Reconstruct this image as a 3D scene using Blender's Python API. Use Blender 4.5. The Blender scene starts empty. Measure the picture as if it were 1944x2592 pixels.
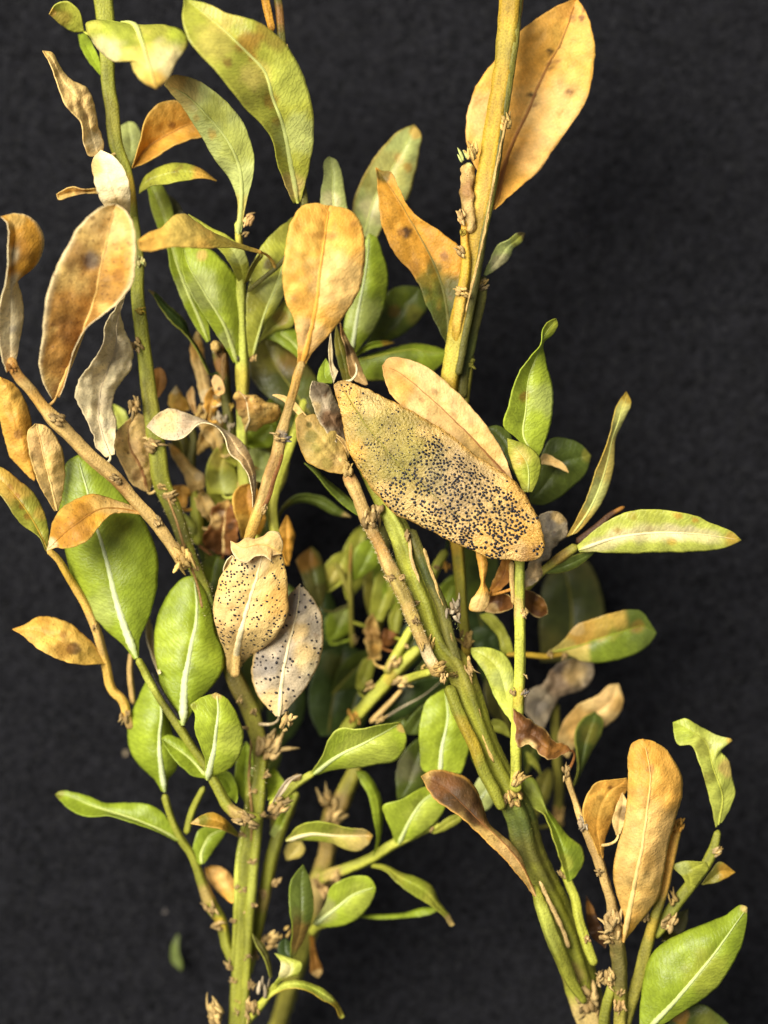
import bpy, math, random
import numpy as np
from mathutils import Vector, noise as mnoise

# ---------------------------------------------------------------- camera, light, exposure
PX = 4.0e-5            # metres per photograph pixel at the plane of focus
ZF = 600.0             # plane of focus, in those pixels above the cloth
D = 4500.0             # camera distance from the plane of focus
scene = bpy.context.scene
cam_d = bpy.data.cameras.new('camera')
cam = bpy.data.objects.new('camera', cam_d)
scene.collection.objects.link(cam)
cam.location = (0, 0, (ZF + D) * PX)
cam_d.sensor_fit = 'HORIZONTAL'
cam_d.sensor_width = 36.0
cam_d.lens = 36.0 * D / 1944.0
cam_d.clip_start = 0.005
cam_d.clip_end = 20.0
cam_d.dof.use_dof = True
cam_d.dof.focus_distance = (D - 100) * PX
cam_d.dof.aperture_fstop = 15.0
scene.camera = cam

world = bpy.data.worlds.new('World')
scene.world = world
world.use_nodes = True
bg = world.node_tree.nodes['Background']
bg.inputs[0].default_value = (0.86, 0.93, 1.0, 1)
bg.inputs[1].default_value = 0.22

def lamp(name, loc, target, size, watts, col):
    l = bpy.data.lights.new(name, 'AREA')
    l.shape = 'RECTANGLE'; l.size = size[0]; l.size_y = size[1]
    l.energy = watts; l.color = col
    o = bpy.data.objects.new(name, l)
    scene.collection.objects.link(o)
    o.location = loc
    o.rotation_euler = (Vector(target) - Vector(loc)).to_track_quat('-Z', 'Y').to_euler()
    return o
lamp('window_light', (-0.22, 0.15, 0.42), (0, 0, 0.02), (0.30, 0.30), 6.3, (1.0, 0.955, 0.85))

scene.view_settings.view_transform = 'Standard'
scene.view_settings.look = 'None'
scene.view_settings.exposure = 0.0
scene.view_settings.gamma = 1.0
scene.render.engine = 'CYCLES'
scene.cycles.use_denoising = True
scene.cycles.max_bounces = 6
scene.cycles.sample_clamp_indirect = 4.0

random.seed(7)
RNG = np.random.default_rng(11)

# ---------------------------------------------------------------- helpers
def lin(c):
    return tuple(((x / 255.0) / 12.92 if x / 255.0 <= 0.04045 else ((x / 255.0 + 0.055) / 1.055) ** 2.4) for x in c)

PAL = {k: np.array(lin(v)) for k, v in dict(
    green=(146, 162, 44), bright=(170, 184, 54), pale=(200, 206, 122), ygreen=(178, 178, 66), yellow=(222, 200, 104),
    lime=(198, 202, 88), cream=(242, 222, 172), tan=(234, 198, 126), sand=(218, 180, 102), orange=(232, 174, 76), khaki=(208, 170, 100),
    amber=(208, 150, 52), rust=(164, 112, 44), brown=(132, 84, 40), dkbrown=(72, 46, 24), black=(26, 22, 24),
    olive=(140, 132, 50), dkolive=(94, 90, 38), dkgreen=(94, 106, 38), deep=(62, 78, 32), grey=(198, 178, 144),
    dgrey=(120, 112, 106), pinktan=(234, 192, 124), white=(212, 218, 168), rib=(206, 214, 146), stem=(134, 134, 44),
    ystem=(176, 142, 42), tstem=(190, 156, 92), gold=(222, 178, 82), scale=(204, 172, 112), scaled=(146, 112, 62)).items()}

T = dict(a=(0, 0, 700), b=(500, 0, 700), c=(1000, 0, 700), d=(0, 500, 700), e=(500, 500, 700), f=(1000, 600, 900),
         g=(0, 1100, 700), h=(500, 1100, 700), i=(1100, 1400, 700), j=(100, 1700, 700), k=(500, 1800, 792),
         l=(1150, 1800, 792), m=(400, 850, 400), n=(750, 1350, 500), o=(450, 1150, 400), p=(1150, 1250, 400),
         q=(500, 2150, 442), u=(0, 1620, 972), r=(550, 650, 400), s=(0, 0, 1659))

def pts(tile, s):
    ox, oy, w = T[tile]; k = w / 1659.0
    out = []
    for tok in s.split():
        v = [float(x) for x in tok.split(',')]
        out.append((ox + v[0] * k, oy + v[1] * k) + tuple(x * k for x in v[2:]))
    return np.array(out)

def world_pt(uvz):
    """photograph pixel u, v at height z (pixels above the cloth) -> metres"""
    uvz = np.asarray(uvz, float)
    k = (D + ZF - uvz[..., 2]) / D
    return np.stack([(uvz[..., 0] - 972) * k, -(uvz[..., 1] - 1296) * k, uvz[..., 2]], -1) * PX

def spline(P, t):
    """cubic through the points P, sampled at t (0..1 of the length)"""
    P = np.asarray(P, float)
    if len(P) == 2:
        return P[0] + (P[1] - P[0]) * t[:, None]
    ch = np.maximum(np.linalg.norm(np.diff(P[:, :2], axis=0), axis=1), 1e-3)
    s = np.concatenate([[0], np.cumsum(ch)])
    m = np.zeros_like(P)
    dl = (P[1:] - P[:-1]) / ch[:, None]
    m[1:-1] = (dl[:-1] * ch[1:, None] + dl[1:] * ch[:-1, None]) / (ch[1:] + ch[:-1])[:, None]
    m[0] = dl[0]; m[-1] = dl[-1]
    def ev(x):
        i = np.clip(np.searchsorted(s, x, side='right') - 1, 0, len(ch) - 1)
        h = ch[i]; q = ((x - s[i]) / h)[:, None]; h = h[:, None]
        return ((2*q**3 - 3*q**2 + 1) * P[i] + (q**3 - 2*q**2 + q) * h * m[i]
                + (-2*q**3 + 3*q**2) * P[i+1] + (q**3 - q**2) * h * m[i+1])
    xs = np.linspace(0, s[-1], 160)
    fine = ev(xs)
    al = np.concatenate([[0], np.cumsum(np.linalg.norm(np.diff(fine[:, :2], axis=0), axis=1))])
    return ev(np.interp(np.asarray(t) * al[-1], al, xs))

def vnoise(P, freq, seed):
    return np.array([mnoise.noise(Vector((float(p[0]) * freq + seed * 7.13, float(p[1]) * freq - seed * 3.7, seed * 1.9))) for p in P])

def mesh_obj(name, V, F, mat, parent, origin, col=None, uv=None, smooth=True):
    me = bpy.data.meshes.new(name)
    me.from_pydata((np.asarray(V) - origin).tolist(), [], F)
    if col is not None:
        a = me.attributes.new('pigment', 'FLOAT_COLOR', 'POINT')
        a.data.foreach_set('color', np.asarray(col, np.float32).ravel())
    if uv is not None:
        a = me.attributes.new('blade', 'FLOAT2', 'POINT')
        a.data.foreach_set('vector', np.asarray(uv, np.float32).ravel())
    if smooth:
        me.polygons.foreach_set('use_smooth', [True] * len(me.polygons))
    me.materials.append(mat)
    ob = bpy.data.objects.new(name, me)
    scene.collection.objects.link(ob)
    base = np.zeros(3)
    if parent is not None:
        ob.parent = parent
        base = np.array(parent['_o'])
    ob.location = tuple(np.asarray(origin) - base)
    ob['_o'] = [float(x) for x in origin]
    return ob

# ---------------------------------------------------------------- materials
def new_mat(name):
    m = bpy.data.materials.new(name); m.use_nodes = True
    nt = m.node_tree; nt.nodes.clear()
    def N(t, **kw):
        n = nt.nodes.new(t)
        for k, v in kw.items(): setattr(n, k, v)
        return n
    return m, nt, N, nt.links.new

def math_node(N, L, op, a, b=None, clamp=False):
    n = N('ShaderNodeMath', operation=op, use_clamp=clamp)
    for i, x in enumerate((a, b)):
        if x is None: continue
        if isinstance(x, (int, float)): n.inputs[i].default_value = x
        else: L(x, n.inputs[i])
    return n.outputs[0]

def leaf_material(name, rough, trans, vein, spec, wrinkle=0.0, mott=0.35, net=0.06):
    m, nt, N, L = new_mat(name)
    out = N('ShaderNodeOutputMaterial'); pr = N('ShaderNodeBsdfPrincipled')
    at = N('ShaderNodeAttribute', attribute_name='pigment'); uv = N('ShaderNodeAttribute', attribute_name='blade')
    n1 = N('ShaderNodeTexNoise'); n1.inputs['Scale'].default_value = 3.2; n1.inputs['Detail'].default_value = 5
    n2 = N('ShaderNodeTexNoise'); n2.inputs['Scale'].default_value = 15; n2.inputs['Detail'].default_value = 3
    n3 = N('ShaderNodeTexNoise'); n3.inputs['Scale'].default_value = 9; n3.inputs['Detail'].default_value = 4
    for n in (n1, n2, n3): L(uv.outputs['Vector'], n.inputs['Vector'])
    # mottled lightness
    r1 = N('ShaderNodeMapRange'); r1.inputs[1].default_value = 0.3; r1.inputs[2].default_value = 0.7
    r1.inputs[3].default_value = 1 - mott * 0.6; r1.inputs[4].default_value = 1 + mott * 0.5
    L(n1.outputs[0], r1.inputs[0])
    mul = N('ShaderNodeVectorMath', operation='SCALE'); L(at.outputs['Color'], mul.inputs[0]); L(r1.outputs[0], mul.inputs['Scale'])
    # side veins running from the midrib to the edge
    sp = N('ShaderNodeSeparateXYZ'); L(uv.outputs['Vector'], sp.inputs[0])
    ab = math_node(N, L, 'ABSOLUTE', sp.outputs[0])
    k1 = math_node(N, L, 'MULTIPLY', ab, 0.75)
    k2 = math_node(N, L, 'SUBTRACT', sp.outputs[1], k1)
    k3 = math_node(N, L, 'MULTIPLY', n3.outputs[0], 0.36)
    k4 = math_node(N, L, 'ADD', k2, k3)
    k5 = math_node(N, L, 'MULTIPLY', k4, 46.0)
    sn = math_node(N, L, 'SINE', k5)
    vm = N('ShaderNodeMapRange'); vm.inputs[1].default_value = -1; vm.inputs[2].default_value = 1
    vm.inputs[3].default_value = 1 - 0.05 * vein; vm.inputs[4].default_value = 1 + 0.04 * vein
    L(sn, vm.inputs[0])
    mul2 = N('ShaderNodeVectorMath', operation='SCALE'); L(mul.outputs[0], mul2.inputs[0]); L(vm.outputs[0], mul2.inputs['Scale'])
    # dark specks where the pigment's alpha asks for them
    r2 = N('ShaderNodeMapRange'); r2.inputs[1].default_value = 0.60; r2.inputs[2].default_value = 0.68; r2.clamp = True
    L(n2.outputs[0], r2.inputs[0])
    al = math_node(N, L, 'MULTIPLY', r2.outputs[0], at.outputs['Alpha'])
    mx = N('ShaderNodeMix', data_type='RGBA'); L(al, mx.inputs[0]); L(mul2.outputs[0], mx.inputs[6])
    mx.inputs[7].default_value = (0.09, 0.045, 0.02, 1)
    n4 = N('ShaderNodeTexNoise'); n4.inputs['Scale'].default_value = 4.5; n4.inputs['Detail'].default_value = 6; n4.inputs['Roughness'].default_value = 0.65
    sh = N('ShaderNodeVectorMath', operation='ADD'); sh.inputs[1].default_value = (11.3, 4.7, 0); L(uv.outputs['Vector'], sh.inputs[0]); L(sh.outputs[0], n4.inputs['Vector'])
    r4 = N('ShaderNodeMapRange'); r4.inputs[1].default_value = 0.60; r4.inputs[2].default_value = 0.635; r4.inputs[4].default_value = 0.55; r4.clamp = True
    L(n4.outputs[0], r4.inputs[0])
    mx4 = N('ShaderNodeMix', data_type='RGBA'); L(math_node(N, L, 'MULTIPLY', r4.outputs[0], math_node(N, L, 'MULTIPLY', at.outputs['Alpha'], 1.6, True)), mx4.inputs[0])
    L(mx.outputs[2], mx4.inputs[6]); mx4.inputs[7].default_value = (0.20, 0.09, 0.03, 1)
    vo = N('ShaderNodeTexVoronoi', feature='DISTANCE_TO_EDGE'); vo.inputs['Scale'].default_value = 13.0
    vd = N('ShaderNodeVectorMath', operation='ADD'); vs_ = N('ShaderNodeVectorMath', operation='SCALE'); vs_.inputs['Scale'].default_value = 0.06
    L(n3.outputs['Color'], vs_.inputs[0]); L(uv.outputs['Vector'], vd.inputs[0]); L(vs_.outputs[0], vd.inputs[1]); L(vd.outputs[0], vo.inputs['Vector'])
    rv = N('ShaderNodeMapRange'); rv.inputs[1].default_value = 0.0; rv.inputs[2].default_value = 0.12; rv.inputs[3].default_value = 1.0 - net; rv.inputs[4].default_value = 1.0; rv.clamp = True
    L(vo.outputs['Distance'], rv.inputs[0])
    mvn = N('ShaderNodeVectorMath', operation='SCALE'); L(mx4.outputs[2], mvn.inputs[0]); L(rv.outputs[0], mvn.inputs['Scale'])
    # relief
    h1 = math_node(N, L, 'MULTIPLY', sn, 0.15 * vein)
    h2 = math_node(N, L, 'MULTIPLY', n3.outputs[0], 1.2)
    h3 = math_node(N, L, 'MULTIPLY', n2.outputs[0], 0.5 + 2.0 * wrinkle)
    hv = math_node(N, L, 'MULTIPLY', rv.outputs[0], 3.0 * wrinkle)
    hh = math_node(N, L, 'ADD', math_node(N, L, 'ADD', math_node(N, L, 'ADD', h1, h2), h3), hv)
    bp = N('ShaderNodeBump'); bp.inputs['Strength'].default_value = 0.5 + 0.3 * wrinkle; bp.inputs['Distance'].default_value = 7e-5
    L(hh, bp.inputs['Height']); L(bp.outputs[0], pr.inputs['Normal'])
    L(mvn.outputs[0], pr.inputs['Base Color'])
    rr = N('ShaderNodeMapRange'); rr.inputs[3].default_value = rough - 0.12; rr.inputs[4].default_value = rough + 0.14
    L(n3.outputs[0], rr.inputs[0]); L(rr.outputs[0], pr.inputs['Roughness'])
    pr.inputs['Specular IOR Level'].default_value = spec
    tr = N('ShaderNodeBsdfTranslucent'); L(mvn.outputs[0], tr.inputs[0])
    ms = N('ShaderNodeMixShader'); ms.inputs[0].default_value = trans
    L(pr.outputs[0], ms.inputs[1]); L(tr.outputs[0], ms.inputs[2]); L(ms.outputs[0], out.inputs[0])
    return m

def plain_material(name, rough, spec, bump, scale, mott, stretch=1.0):
    m, nt, N, L = new_mat(name)
    out = N('ShaderNodeOutputMaterial'); pr = N('ShaderNodeBsdfPrincipled')
    at = N('ShaderNodeAttribute', attribute_name='pigment'); tc = N('ShaderNodeAttribute', attribute_name='blade')
    mp = N('ShaderNodeVectorMath', operation='MULTIPLY'); mp.inputs[1].default_value = (1, stretch, 1)
    L(tc.outputs['Vector'], mp.inputs[0])
    n1 = N('ShaderNodeTexNoise'); n1.inputs['Scale'].default_value = scale; n1.inputs['Detail'].default_value = 5
    n2 = N('ShaderNodeTexNoise'); n2.inputs['Scale'].default_value = scale * 5; n2.inputs['Detail'].default_value = 3
    L(mp.outputs[0], n1.inputs['Vector']); L(tc.outputs['Vector'], n2.inputs['Vector'])
    r1 = N('ShaderNodeMapRange'); r1.inputs[1].default_value = 0.3; r1.inputs[2].default_value = 0.7
    r1.inputs[3].default_value = 1 - mott; r1.inputs[4].default_value = 1 + mott
    L(n1.outputs[0], r1.inputs[0])
    r1b = N('ShaderNodeMapRange'); r1b.inputs[1].default_value = 0.35; r1b.inputs[2].default_value = 0.65; r1b.inputs[3].default_value = 1 - mott * 0.6; r1b.inputs[4].default_value = 1 + mott * 0.35
    L(n2.outputs[0], r1b.inputs[0])
    mul = N('ShaderNodeVectorMath', operation='SCALE'); L(at.outputs['Color'], mul.inputs[0]); L(math_node(N, L, 'MULTIPLY', r1.outputs[0], r1b.outputs[0]), mul.inputs['Scale'])
    r2 = N('ShaderNodeMapRange'); r2.inputs[1].default_value = 0.60; r2.inputs[2].default_value = 0.72
    L(n2.outputs[0], r2.inputs[0])
    al = math_node(N, L, 'MULTIPLY', r2.outputs[0], at.outputs['Alpha'])
    mx = N('ShaderNodeMix', data_type='RGBA'); L(al, mx.inputs[0]); L(mul.outputs[0], mx.inputs[6])
    mx.inputs[7].default_value = (0.06, 0.035, 0.015, 1)
    L(mx.outputs[2], pr.inputs['Base Color'])
    hh = math_node(N, L, 'ADD', n1.outputs[0], math_node(N, L, 'MULTIPLY', n2.outputs[0], 0.6))
    bp = N('ShaderNodeBump'); bp.inputs['Strength'].default_value = bump; bp.inputs['Distance'].default_value = 1.8e-4
    L(hh, bp.inputs['Height']); L(bp.outputs[0], pr.inputs['Normal'])
    pr.inputs['Roughness'].default_value = rough; pr.inputs['Specular IOR Level'].default_value = spec
    L(pr.outputs[0], out.inputs[0])
    return m

MAT = dict(
    live=leaf_material('live_leaf', 0.42, 0.22, 1.7, 0.45),
    dead=leaf_material('dry_leaf', 0.52, 0.20, 0.8, 0.34, 0.5, 0.40, 0.12),
    crisp=leaf_material('crisp_leaf', 0.36, 0.10, 0.3, 0.6, 1.8, 0.45, 0.05),
    rib=plain_material('midrib', 0.55, 0.3, 0.6, 9.0, 0.12, 0.3),
    stem=plain_material('stem_bark', 0.55, 0.3, 0.9, 4.0, 0.42, 0.2),
    scale=plain_material('bud_scale', 0.65, 0.25, 0.8, 6.0, 0.35, 0.4),
    spot=plain_material('fungal_spot', 0.38, 0.3, 0.2, 9.0, 0.2))

# ---------------------------------------------------------------- the cloth
def cloth():
    m, nt, N, L = new_mat('black_felt')
    out = N('ShaderNodeOutputMaterial'); pr = N('ShaderNodeBsdfPrincipled'); tc = N('ShaderNodeTexCoord')
    def tex(scale, detail, dist=0.0):
        n = N('ShaderNodeTexNoise'); n.inputs['Scale'].default_value = scale; n.inputs['Detail'].default_value = detail
        n.inputs['Distortion'].default_value = dist
        L(tc.outputs['Object'], n.inputs['Vector']); return n.outputs[0]
    big, mid, fine = tex(420, 4, 0.6), tex(1500, 5, 1.6), tex(4200, 2)
    rmp = N('ShaderNodeMapRange'); rmp.inputs[1].default_value = 0.40; rmp.inputs[2].default_value = 0.64
    rmp.inputs[3].default_value = 0.0012; rmp.inputs[4].default_value = 0.0195
    s = math_node(N, L, 'ADD', math_node(N, L, 'MULTIPLY', big, 0.12), math_node(N, L, 'ADD', math_node(N, L, 'MULTIPLY', mid, 0.55), math_node(N, L, 'MULTIPLY', fine, 0.33)))
    L(s, rmp.inputs[0])
    cc = N('ShaderNodeCombineColor')
    L(rmp.outputs[0], cc.inputs[0]); L(rmp.outputs[0], cc.inputs[1]); L(math_node(N, L, 'MULTIPLY', rmp.outputs[0], 1.22), cc.inputs[2])
    L(cc.outputs[0], pr.inputs['Base Color'])
    bp = N('ShaderNodeBump'); bp.inputs['Strength'].default_value = 0.9; bp.inputs['Distance'].default_value = 6e-4
    L(s, bp.inputs['Height']); L(bp.outputs[0], pr.inputs['Normal'])
    pr.inputs['Roughness'].default_value = 0.95; pr.inputs['Specular IOR Level'].default_value = 0.1
    L(pr.outputs[0], out.inputs[0])
    n = 120; half = 0.30
    g = np.linspace(-half, half, n)
    V = []; F = []
    for y in g:
        for x in g:
            z = 0.0012 * mnoise.noise(Vector((x * 22, y * 22, 3.1))) + 0.0005 * mnoise.noise(Vector((x * 70, y * 70, 8.1)))
            V.append((x, y, z - 0.0012))
    for a in range(n - 1):
        for b in range(n - 1):
            F.append((a*n+b, a*n+b+1, (a+1)*n+b+1, (a+1)*n+b))
    o = mesh_obj('cloth_ground', V, F, m, None, np.zeros(3))
    o['kind'] = 'structure'
    o['label'] = 'matt black felt cloth under the boxwood sprigs'
    # short fuzzy fibres of the felt
    V = []; F = []
    for k in range(26000):
        x = RNG.uniform(-0.055, 0.055); y = RNG.uniform(-0.07, 0.07); a = RNG.uniform(0, 6.283); l = RNG.uniform(0.0004, 0.0013)
        w = RNG.uniform(1.2e-5, 2.6e-5); h = RNG.uniform(0.0, 0.0005)
        dx, dy = math.cos(a), math.sin(a); b = len(V); z0 = -0.0003
        bend = RNG.uniform(-0.5, 0.5)
        for q in (0.0, 0.5, 1.0):
            px = x + dx * l * q - dy * bend * l * q * q; py = y + dy * l * q + dx * bend * l * q * q; pz = z0 + h * math.sin(math.pi * q)
            V += [(px - dy * w, py + dx * w, pz), (px + dy * w, py - dx * w, pz)]
        F += [(b, b+1, b+3, b+2), (b+2, b+3, b+5, b+4)]
    m2, nt, N, L = new_mat('felt_fibre')
    out = N('ShaderNodeOutputMaterial'); pr = N('ShaderNodeBsdfPrincipled')
    pr.inputs['Base Color'].default_value = (0.010, 0.010, 0.011, 1); pr.inputs['Roughness'].default_value = 0.8
    L(pr.outputs[0], out.inputs[0])
    f = mesh_obj('felt_fibres', V, F, m2, o, np.zeros(3), smooth=False)
    f['kind'] = 'stuff'
cloth()

# ---------------------------------------------------------------- sprigs, leaves, stems
CUR = None
STEMS = []          # (u, v, z, r) samples of the current sprig's stems
def near_stem(u, v):
    if not STEMS: return None
    A = np.concatenate(STEMS); d = np.hypot(A[:, 0] - u, A[:, 1] - v); i = int(np.argmin(d - 0.5 * A[:, 3]))
    return d[i], A[i]

def sprig(label, base, group=None, name='boxwood_sprig', cat='plant sprig'):
    global CUR
    e = bpy.data.objects.new(name, None)
    scene.collection.objects.link(e)
    o = world_pt(np.array(base, float))
    e.location = tuple(o); e['_o'] = [float(x) for x in o]
    e.empty_display_size = 0.003
    e['label'] = label; e['category'] = cat
    CUR = e
    STEMS.clear()
    return e

SEED = [0]
def pigment(P2, tile, base, patches, seed, mott=0.10, speck=0.0):
    """pigment of each point P2 (photograph pixels): base colour, patches of other colours with ragged edges"""
    c = np.repeat(PAL[base][None, :], len(P2), 0) if isinstance(base, str) else np.repeat(np.array(base)[None, :], len(P2), 0)
    n1 = vnoise(P2, 1 / 22.0, seed); n2 = vnoise(P2, 1 / 60.0, seed + 3)
    al = np.full(len(P2), speck)
    for p in patches:
        q = pts(tile, '%f,%f,%f' % p[:3])[0]
        st = p[4] if len(p) > 4 else 0.9
        asp = p[5] if len(p) > 5 else None
        d = P2 - q[:2]
        if asp:
            ca, sa = math.cos(math.radians(asp[1])), math.sin(math.radians(asp[1]))
            d = np.stack([(d[:, 0] * ca + d[:, 1] * sa), (-d[:, 0] * sa + d[:, 1] * ca) * asp[0]], -1)
        r = np.linalg.norm(d, axis=1) / q[2] + 0.35 * n1 + 0.15 * n2
        sf = 0.7 if q[2] > 25 else 0.45
        w = np.clip((0.9 + sf / 2 - r) / sf, 0, 1); w = w * w * (3 - 2 * w) * st
        c = c * (1 - w[:, None]) + PAL[p[3]] * w[:, None]
    c = c * (1 + mott * (n1 + n2))[:, None]
    return np.concatenate([np.clip(c, 0.003, 0.92), al[:, None]], 1)

def leaf(tile, Ls, Rs, Ms=None, z=(600,), e=(25, 25), c='green', pt=(), rib=None, rw=4.0, mat='live', bulge=9, wob=5.5,
         speck=0.0, th=2.6, label=None, name='leaf', parent=None, nu=8, nv=44, edge=None, ragged=0.8, ribend=0.95, spots=None, rimw=0.25):
    SEED[0] += 1; seed = SEED[0]
    dry = mat != 'live'
    if dry: ragged = max(ragged * 1.5, 1.2)
    span = np.linalg.norm(pts(tile, Ls)[0, :2] - pts(tile, Ls)[-1, :2])
    if span > 150 and nv < 64: nv = 64; nu = max(nu, 12)
    k = np.linspace(0, 1, nv); t = 0.55 * k + 0.45 * (1 - np.cos(np.pi * k)) / 2
    PL, PR = pts(tile, Ls)[:, :2], pts(tile, Rs)[:, :2]
    tip = (PL[-1] + PR[-1]) / 2
    PL[-1] = tip; PR[-1] = tip
    A, B = spline(PL, t), spline(PR, t)
    if Ms: M = spline(pts(tile, Ms)[:, :2], t)
    else: M = (A + B) / 2
    z = np.asarray(z, float)
    zM = np.interp(t, np.linspace(0, 1, len(z)), z)
    stalk = None
    if parent is None and name == 'leaf':
        ns_ = near_stem(*M[0])
        if ns_ and ns_[0] < ns_[1][3] + 14:
            want = ns_[1][2] + (0.7 * ns_[1][3] if z[0] > ns_[1][2] else -0.3 * ns_[1][3])
            if abs(want - z[0]) < 160: zM = zM + (want - z[0]) * np.clip(1 - t / 0.35, 0, 1) ** 1.5
        elif ns_ and ns_[0] < 75 and abs(ns_[1][2] - z[0]) < 200: stalk = ns_[1]
    if len(z) > 2:
        for _ in range(6): zM[1:-1] = (zM[:-2] + 2 * zM[1:-1] + zM[2:]) / 4
    env = np.sin(np.pi * np.clip(t * 0.97 + 0.015, 0, 1)) ** 0.7
    # ragged outline
    for E in (A, B):
        nz = vnoise(E, 1 / 14.0, seed + 5) * ragged * 2 + vnoise(E, 1 / 45.0, seed + 8) * ragged * 2
        dv = E - M; ln = np.maximum(np.linalg.norm(dv, axis=1), 1e-6)
        E += dv / ln[:, None] * (nz * np.minimum(1, ln / 12))[:, None]
    cols = []
    us = []
    for side, E, ez in ((-1, A, e[0] * 1.5), (1, B, e[1] * (1.5 if e[1] > 0 else 0.9))):
        hw = np.clip(np.linalg.norm(E - M, axis=1) / 70, 0.08, 1.3)
        rng = range(nu, 0, -1) if side < 0 else range(0, nu + 1)
        for j in rng:
            s = j / nu
            xy = M + (E - M) * s
            zz = zM + env * (ez * s ** 1.4 + bulge * hw * math.sin(math.pi * s ** 0.8))
            cols.append(np.concatenate([xy, zz[:, None]], 1)); us.append(side * s)
    G = np.stack(cols, 1)                      # nv, 2nu+1, 3
    nc = G.shape[1]
    flat = G.reshape(-1, 3)
    flat[:, 2] += wob * (vnoise(flat, 1 / 55.0, seed + 2) * 1.6 + vnoise(flat, 1 / 18.0, seed + 6) * (0.6 if dry else 0.3) - (np.abs(vnoise(flat, 1 / 30.0, seed + 9)) * 1.1 if dry else 0)) * np.repeat(env, nc)
    W = world_pt(flat).reshape(nv, nc, 3)
    du = np.gradient(W, axis=1); dv = np.gradient(W, axis=0)
    nr = np.cross(du, dv); ln = np.linalg.norm(nr, axis=2, keepdims=True)
    nr = np.where(ln > 1e-14, nr / np.maximum(ln, 1e-14), np.array([0, 0, 1.0]))
    # metric blade coordinates in units of 100 pixels
    ml = np.concatenate([[0], np.cumsum(np.linalg.norm(np.diff(M, axis=0), axis=1))]) / 100
    wl = np.linalg.norm(G[:, :, :2] - M[:, None, :], axis=2) / 100 * np.sign(np.array(us))[None, :]
    UV = np.stack([wl + seed * 0.0, np.repeat(ml[:, None], nc, 1) + seed * 3.3], -1).reshape(-1, 2)
    # fine second grid for colour is the same grid
    C = pigment(flat[:, :2], tile, c, pt, seed, speck=speck)
    if edge:
        s_abs = np.abs(np.array(us))[None, :].repeat(nv, 0).reshape(-1)
        w = np.clip((s_abs - (1 - rimw)) / rimw, 0, 1)
        C[:, :3] = C[:, :3] * (1 - 0.8 * w[:, None]) + PAL[edge] * 0.8 * w[:, None]
    h = th * PX / 2
    thick = h * np.clip(0.6 + 0.4 * env, 0.3, 1)[:, None, None]
    V = np.concatenate([(W + nr * thick).reshape(-1, 3), (W - nr * thick).reshape(-1, 3)])
    n = nv * nc; F = []
    for a in range(nv - 1):
        for b in range(nc - 1):
            i0, i1, i2, i3 = a*nc+b, a*nc+b+1, (a+1)*nc+b+1, (a+1)*nc+b
            F.append((i0, i1, i2, i3)); F.append((n+i3, n+i2, n+i1, n+i0))
        for b in (0, nc - 1):
            i0, i3 = a*nc+b, (a+1)*nc+b
            F.append((i0, i3, n+i3, n+i0) if b == 0 else (i3, i0, n+i0, n+i3))
    for b in range(nc - 1):
        F.append((b+1, b, n+b, n+b+1)); i = (nv-1)*nc + b; F.append((i, i+1, n+i+1, n+i))
    org = W[0, nu]
    ob = mesh_obj(name, V, F, MAT[mat], parent or CUR, org, np.concatenate([C, C]), np.concatenate([UV, UV]))
    if label: ob['label'] = label
    if rib:
        mid = W[:, nu]; nm = nr[:, nu] * np.where(nr[:, nu, 2] < 0, -1, 1)[:, None]
        last = int(nv * ribend)
        RV = []; RU = []; RC = []
        LC = C.reshape(nv, nc, 4)[:, nu, :3]
        for a in range(last):
            tg = mid[min(a+1, nv-1)] - mid[max(a-1, 0)]; tg /= max(np.linalg.norm(tg), 1e-12)
            sd = np.cross(tg, nm[a]); sd /= max(np.linalg.norm(sd), 1e-12)
            w = 1.6 * rw * PX * (1.12 - t[a] * 1.0) * min(1, 0.4 + t[a] * 9) * (1 + 0.12 * math.sin(a * 2.3 + seed))
            for q in range(7):
                an = math.pi * q / 6
                RV.append(mid[a] + nm[a] * (h * 0.8 + math.sin(an) * (w * 0.34 + (1.0 + 0.30 * max(0, bulge) * min(1, rw / 5)) * PX)) + sd * math.cos(an) * w)
                RU.append((q * 0.05, ml[a] + seed))
                kk = (math.sin(an) ** 0.7) * min(1.0, 0.25 + t[a] * 9) * (1 - 0.4 * t[a] ** 2)
                RC.append(tuple(LC[a] * (1 - kk) + PAL[rib] * kk) + (0.0,))
        RF = [(a*7+q, (a+1)*7+q, (a+1)*7+q+1, a*7+q+1) for a in range(last - 1) for q in range(6)]
        RF.append(tuple(range(6, -1, -1)))
        RV = np.array(RV)
        rc = np.array(RC)
        mesh_obj('midrib', RV, RF, MAT['rib'], ob, org, rc, np.array(RU))
    if stalk is not None:
        q = np.linspace(0, 1, 9); a0 = np.array([M[0, 0], M[0, 1], zM[0]]); a2 = M[min(4, nv - 1)] - M[0]; ln2 = max(np.linalg.norm(a2), 1e-6)
        mid3 = np.array([*(M[0] - a2 / ln2 * np.hypot(*(stalk[:2] - M[0])) * 0.45), (zM[0] + stalk[2]) / 2])
        cv = np.array([(1 - x) ** 2 * a0 + 2 * x * (1 - x) * mid3 + x * x * stalk[:3] for x in q]); cw = world_pt(cv)
        PV = []; PC = []
        for a in range(9):
            tg = cw[min(a+1, 8)] - cw[max(a-1, 0)]; tg = tg / max(np.linalg.norm(tg), 1e-9)
            s1 = np.cross(tg, (0.1, 0.2, 1.0)); s1 /= np.linalg.norm(s1); s2 = np.cross(s1, tg)
            for b in range(7):
                an = 6.28318 * b / 7; PV.append(cw[a] + (s1 * math.cos(an) + s2 * math.sin(an)) * (3.0 + 1.5 * q[a]) * PX); PC.append(tuple(C[nu, :3]) + (0.3,))
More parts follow.
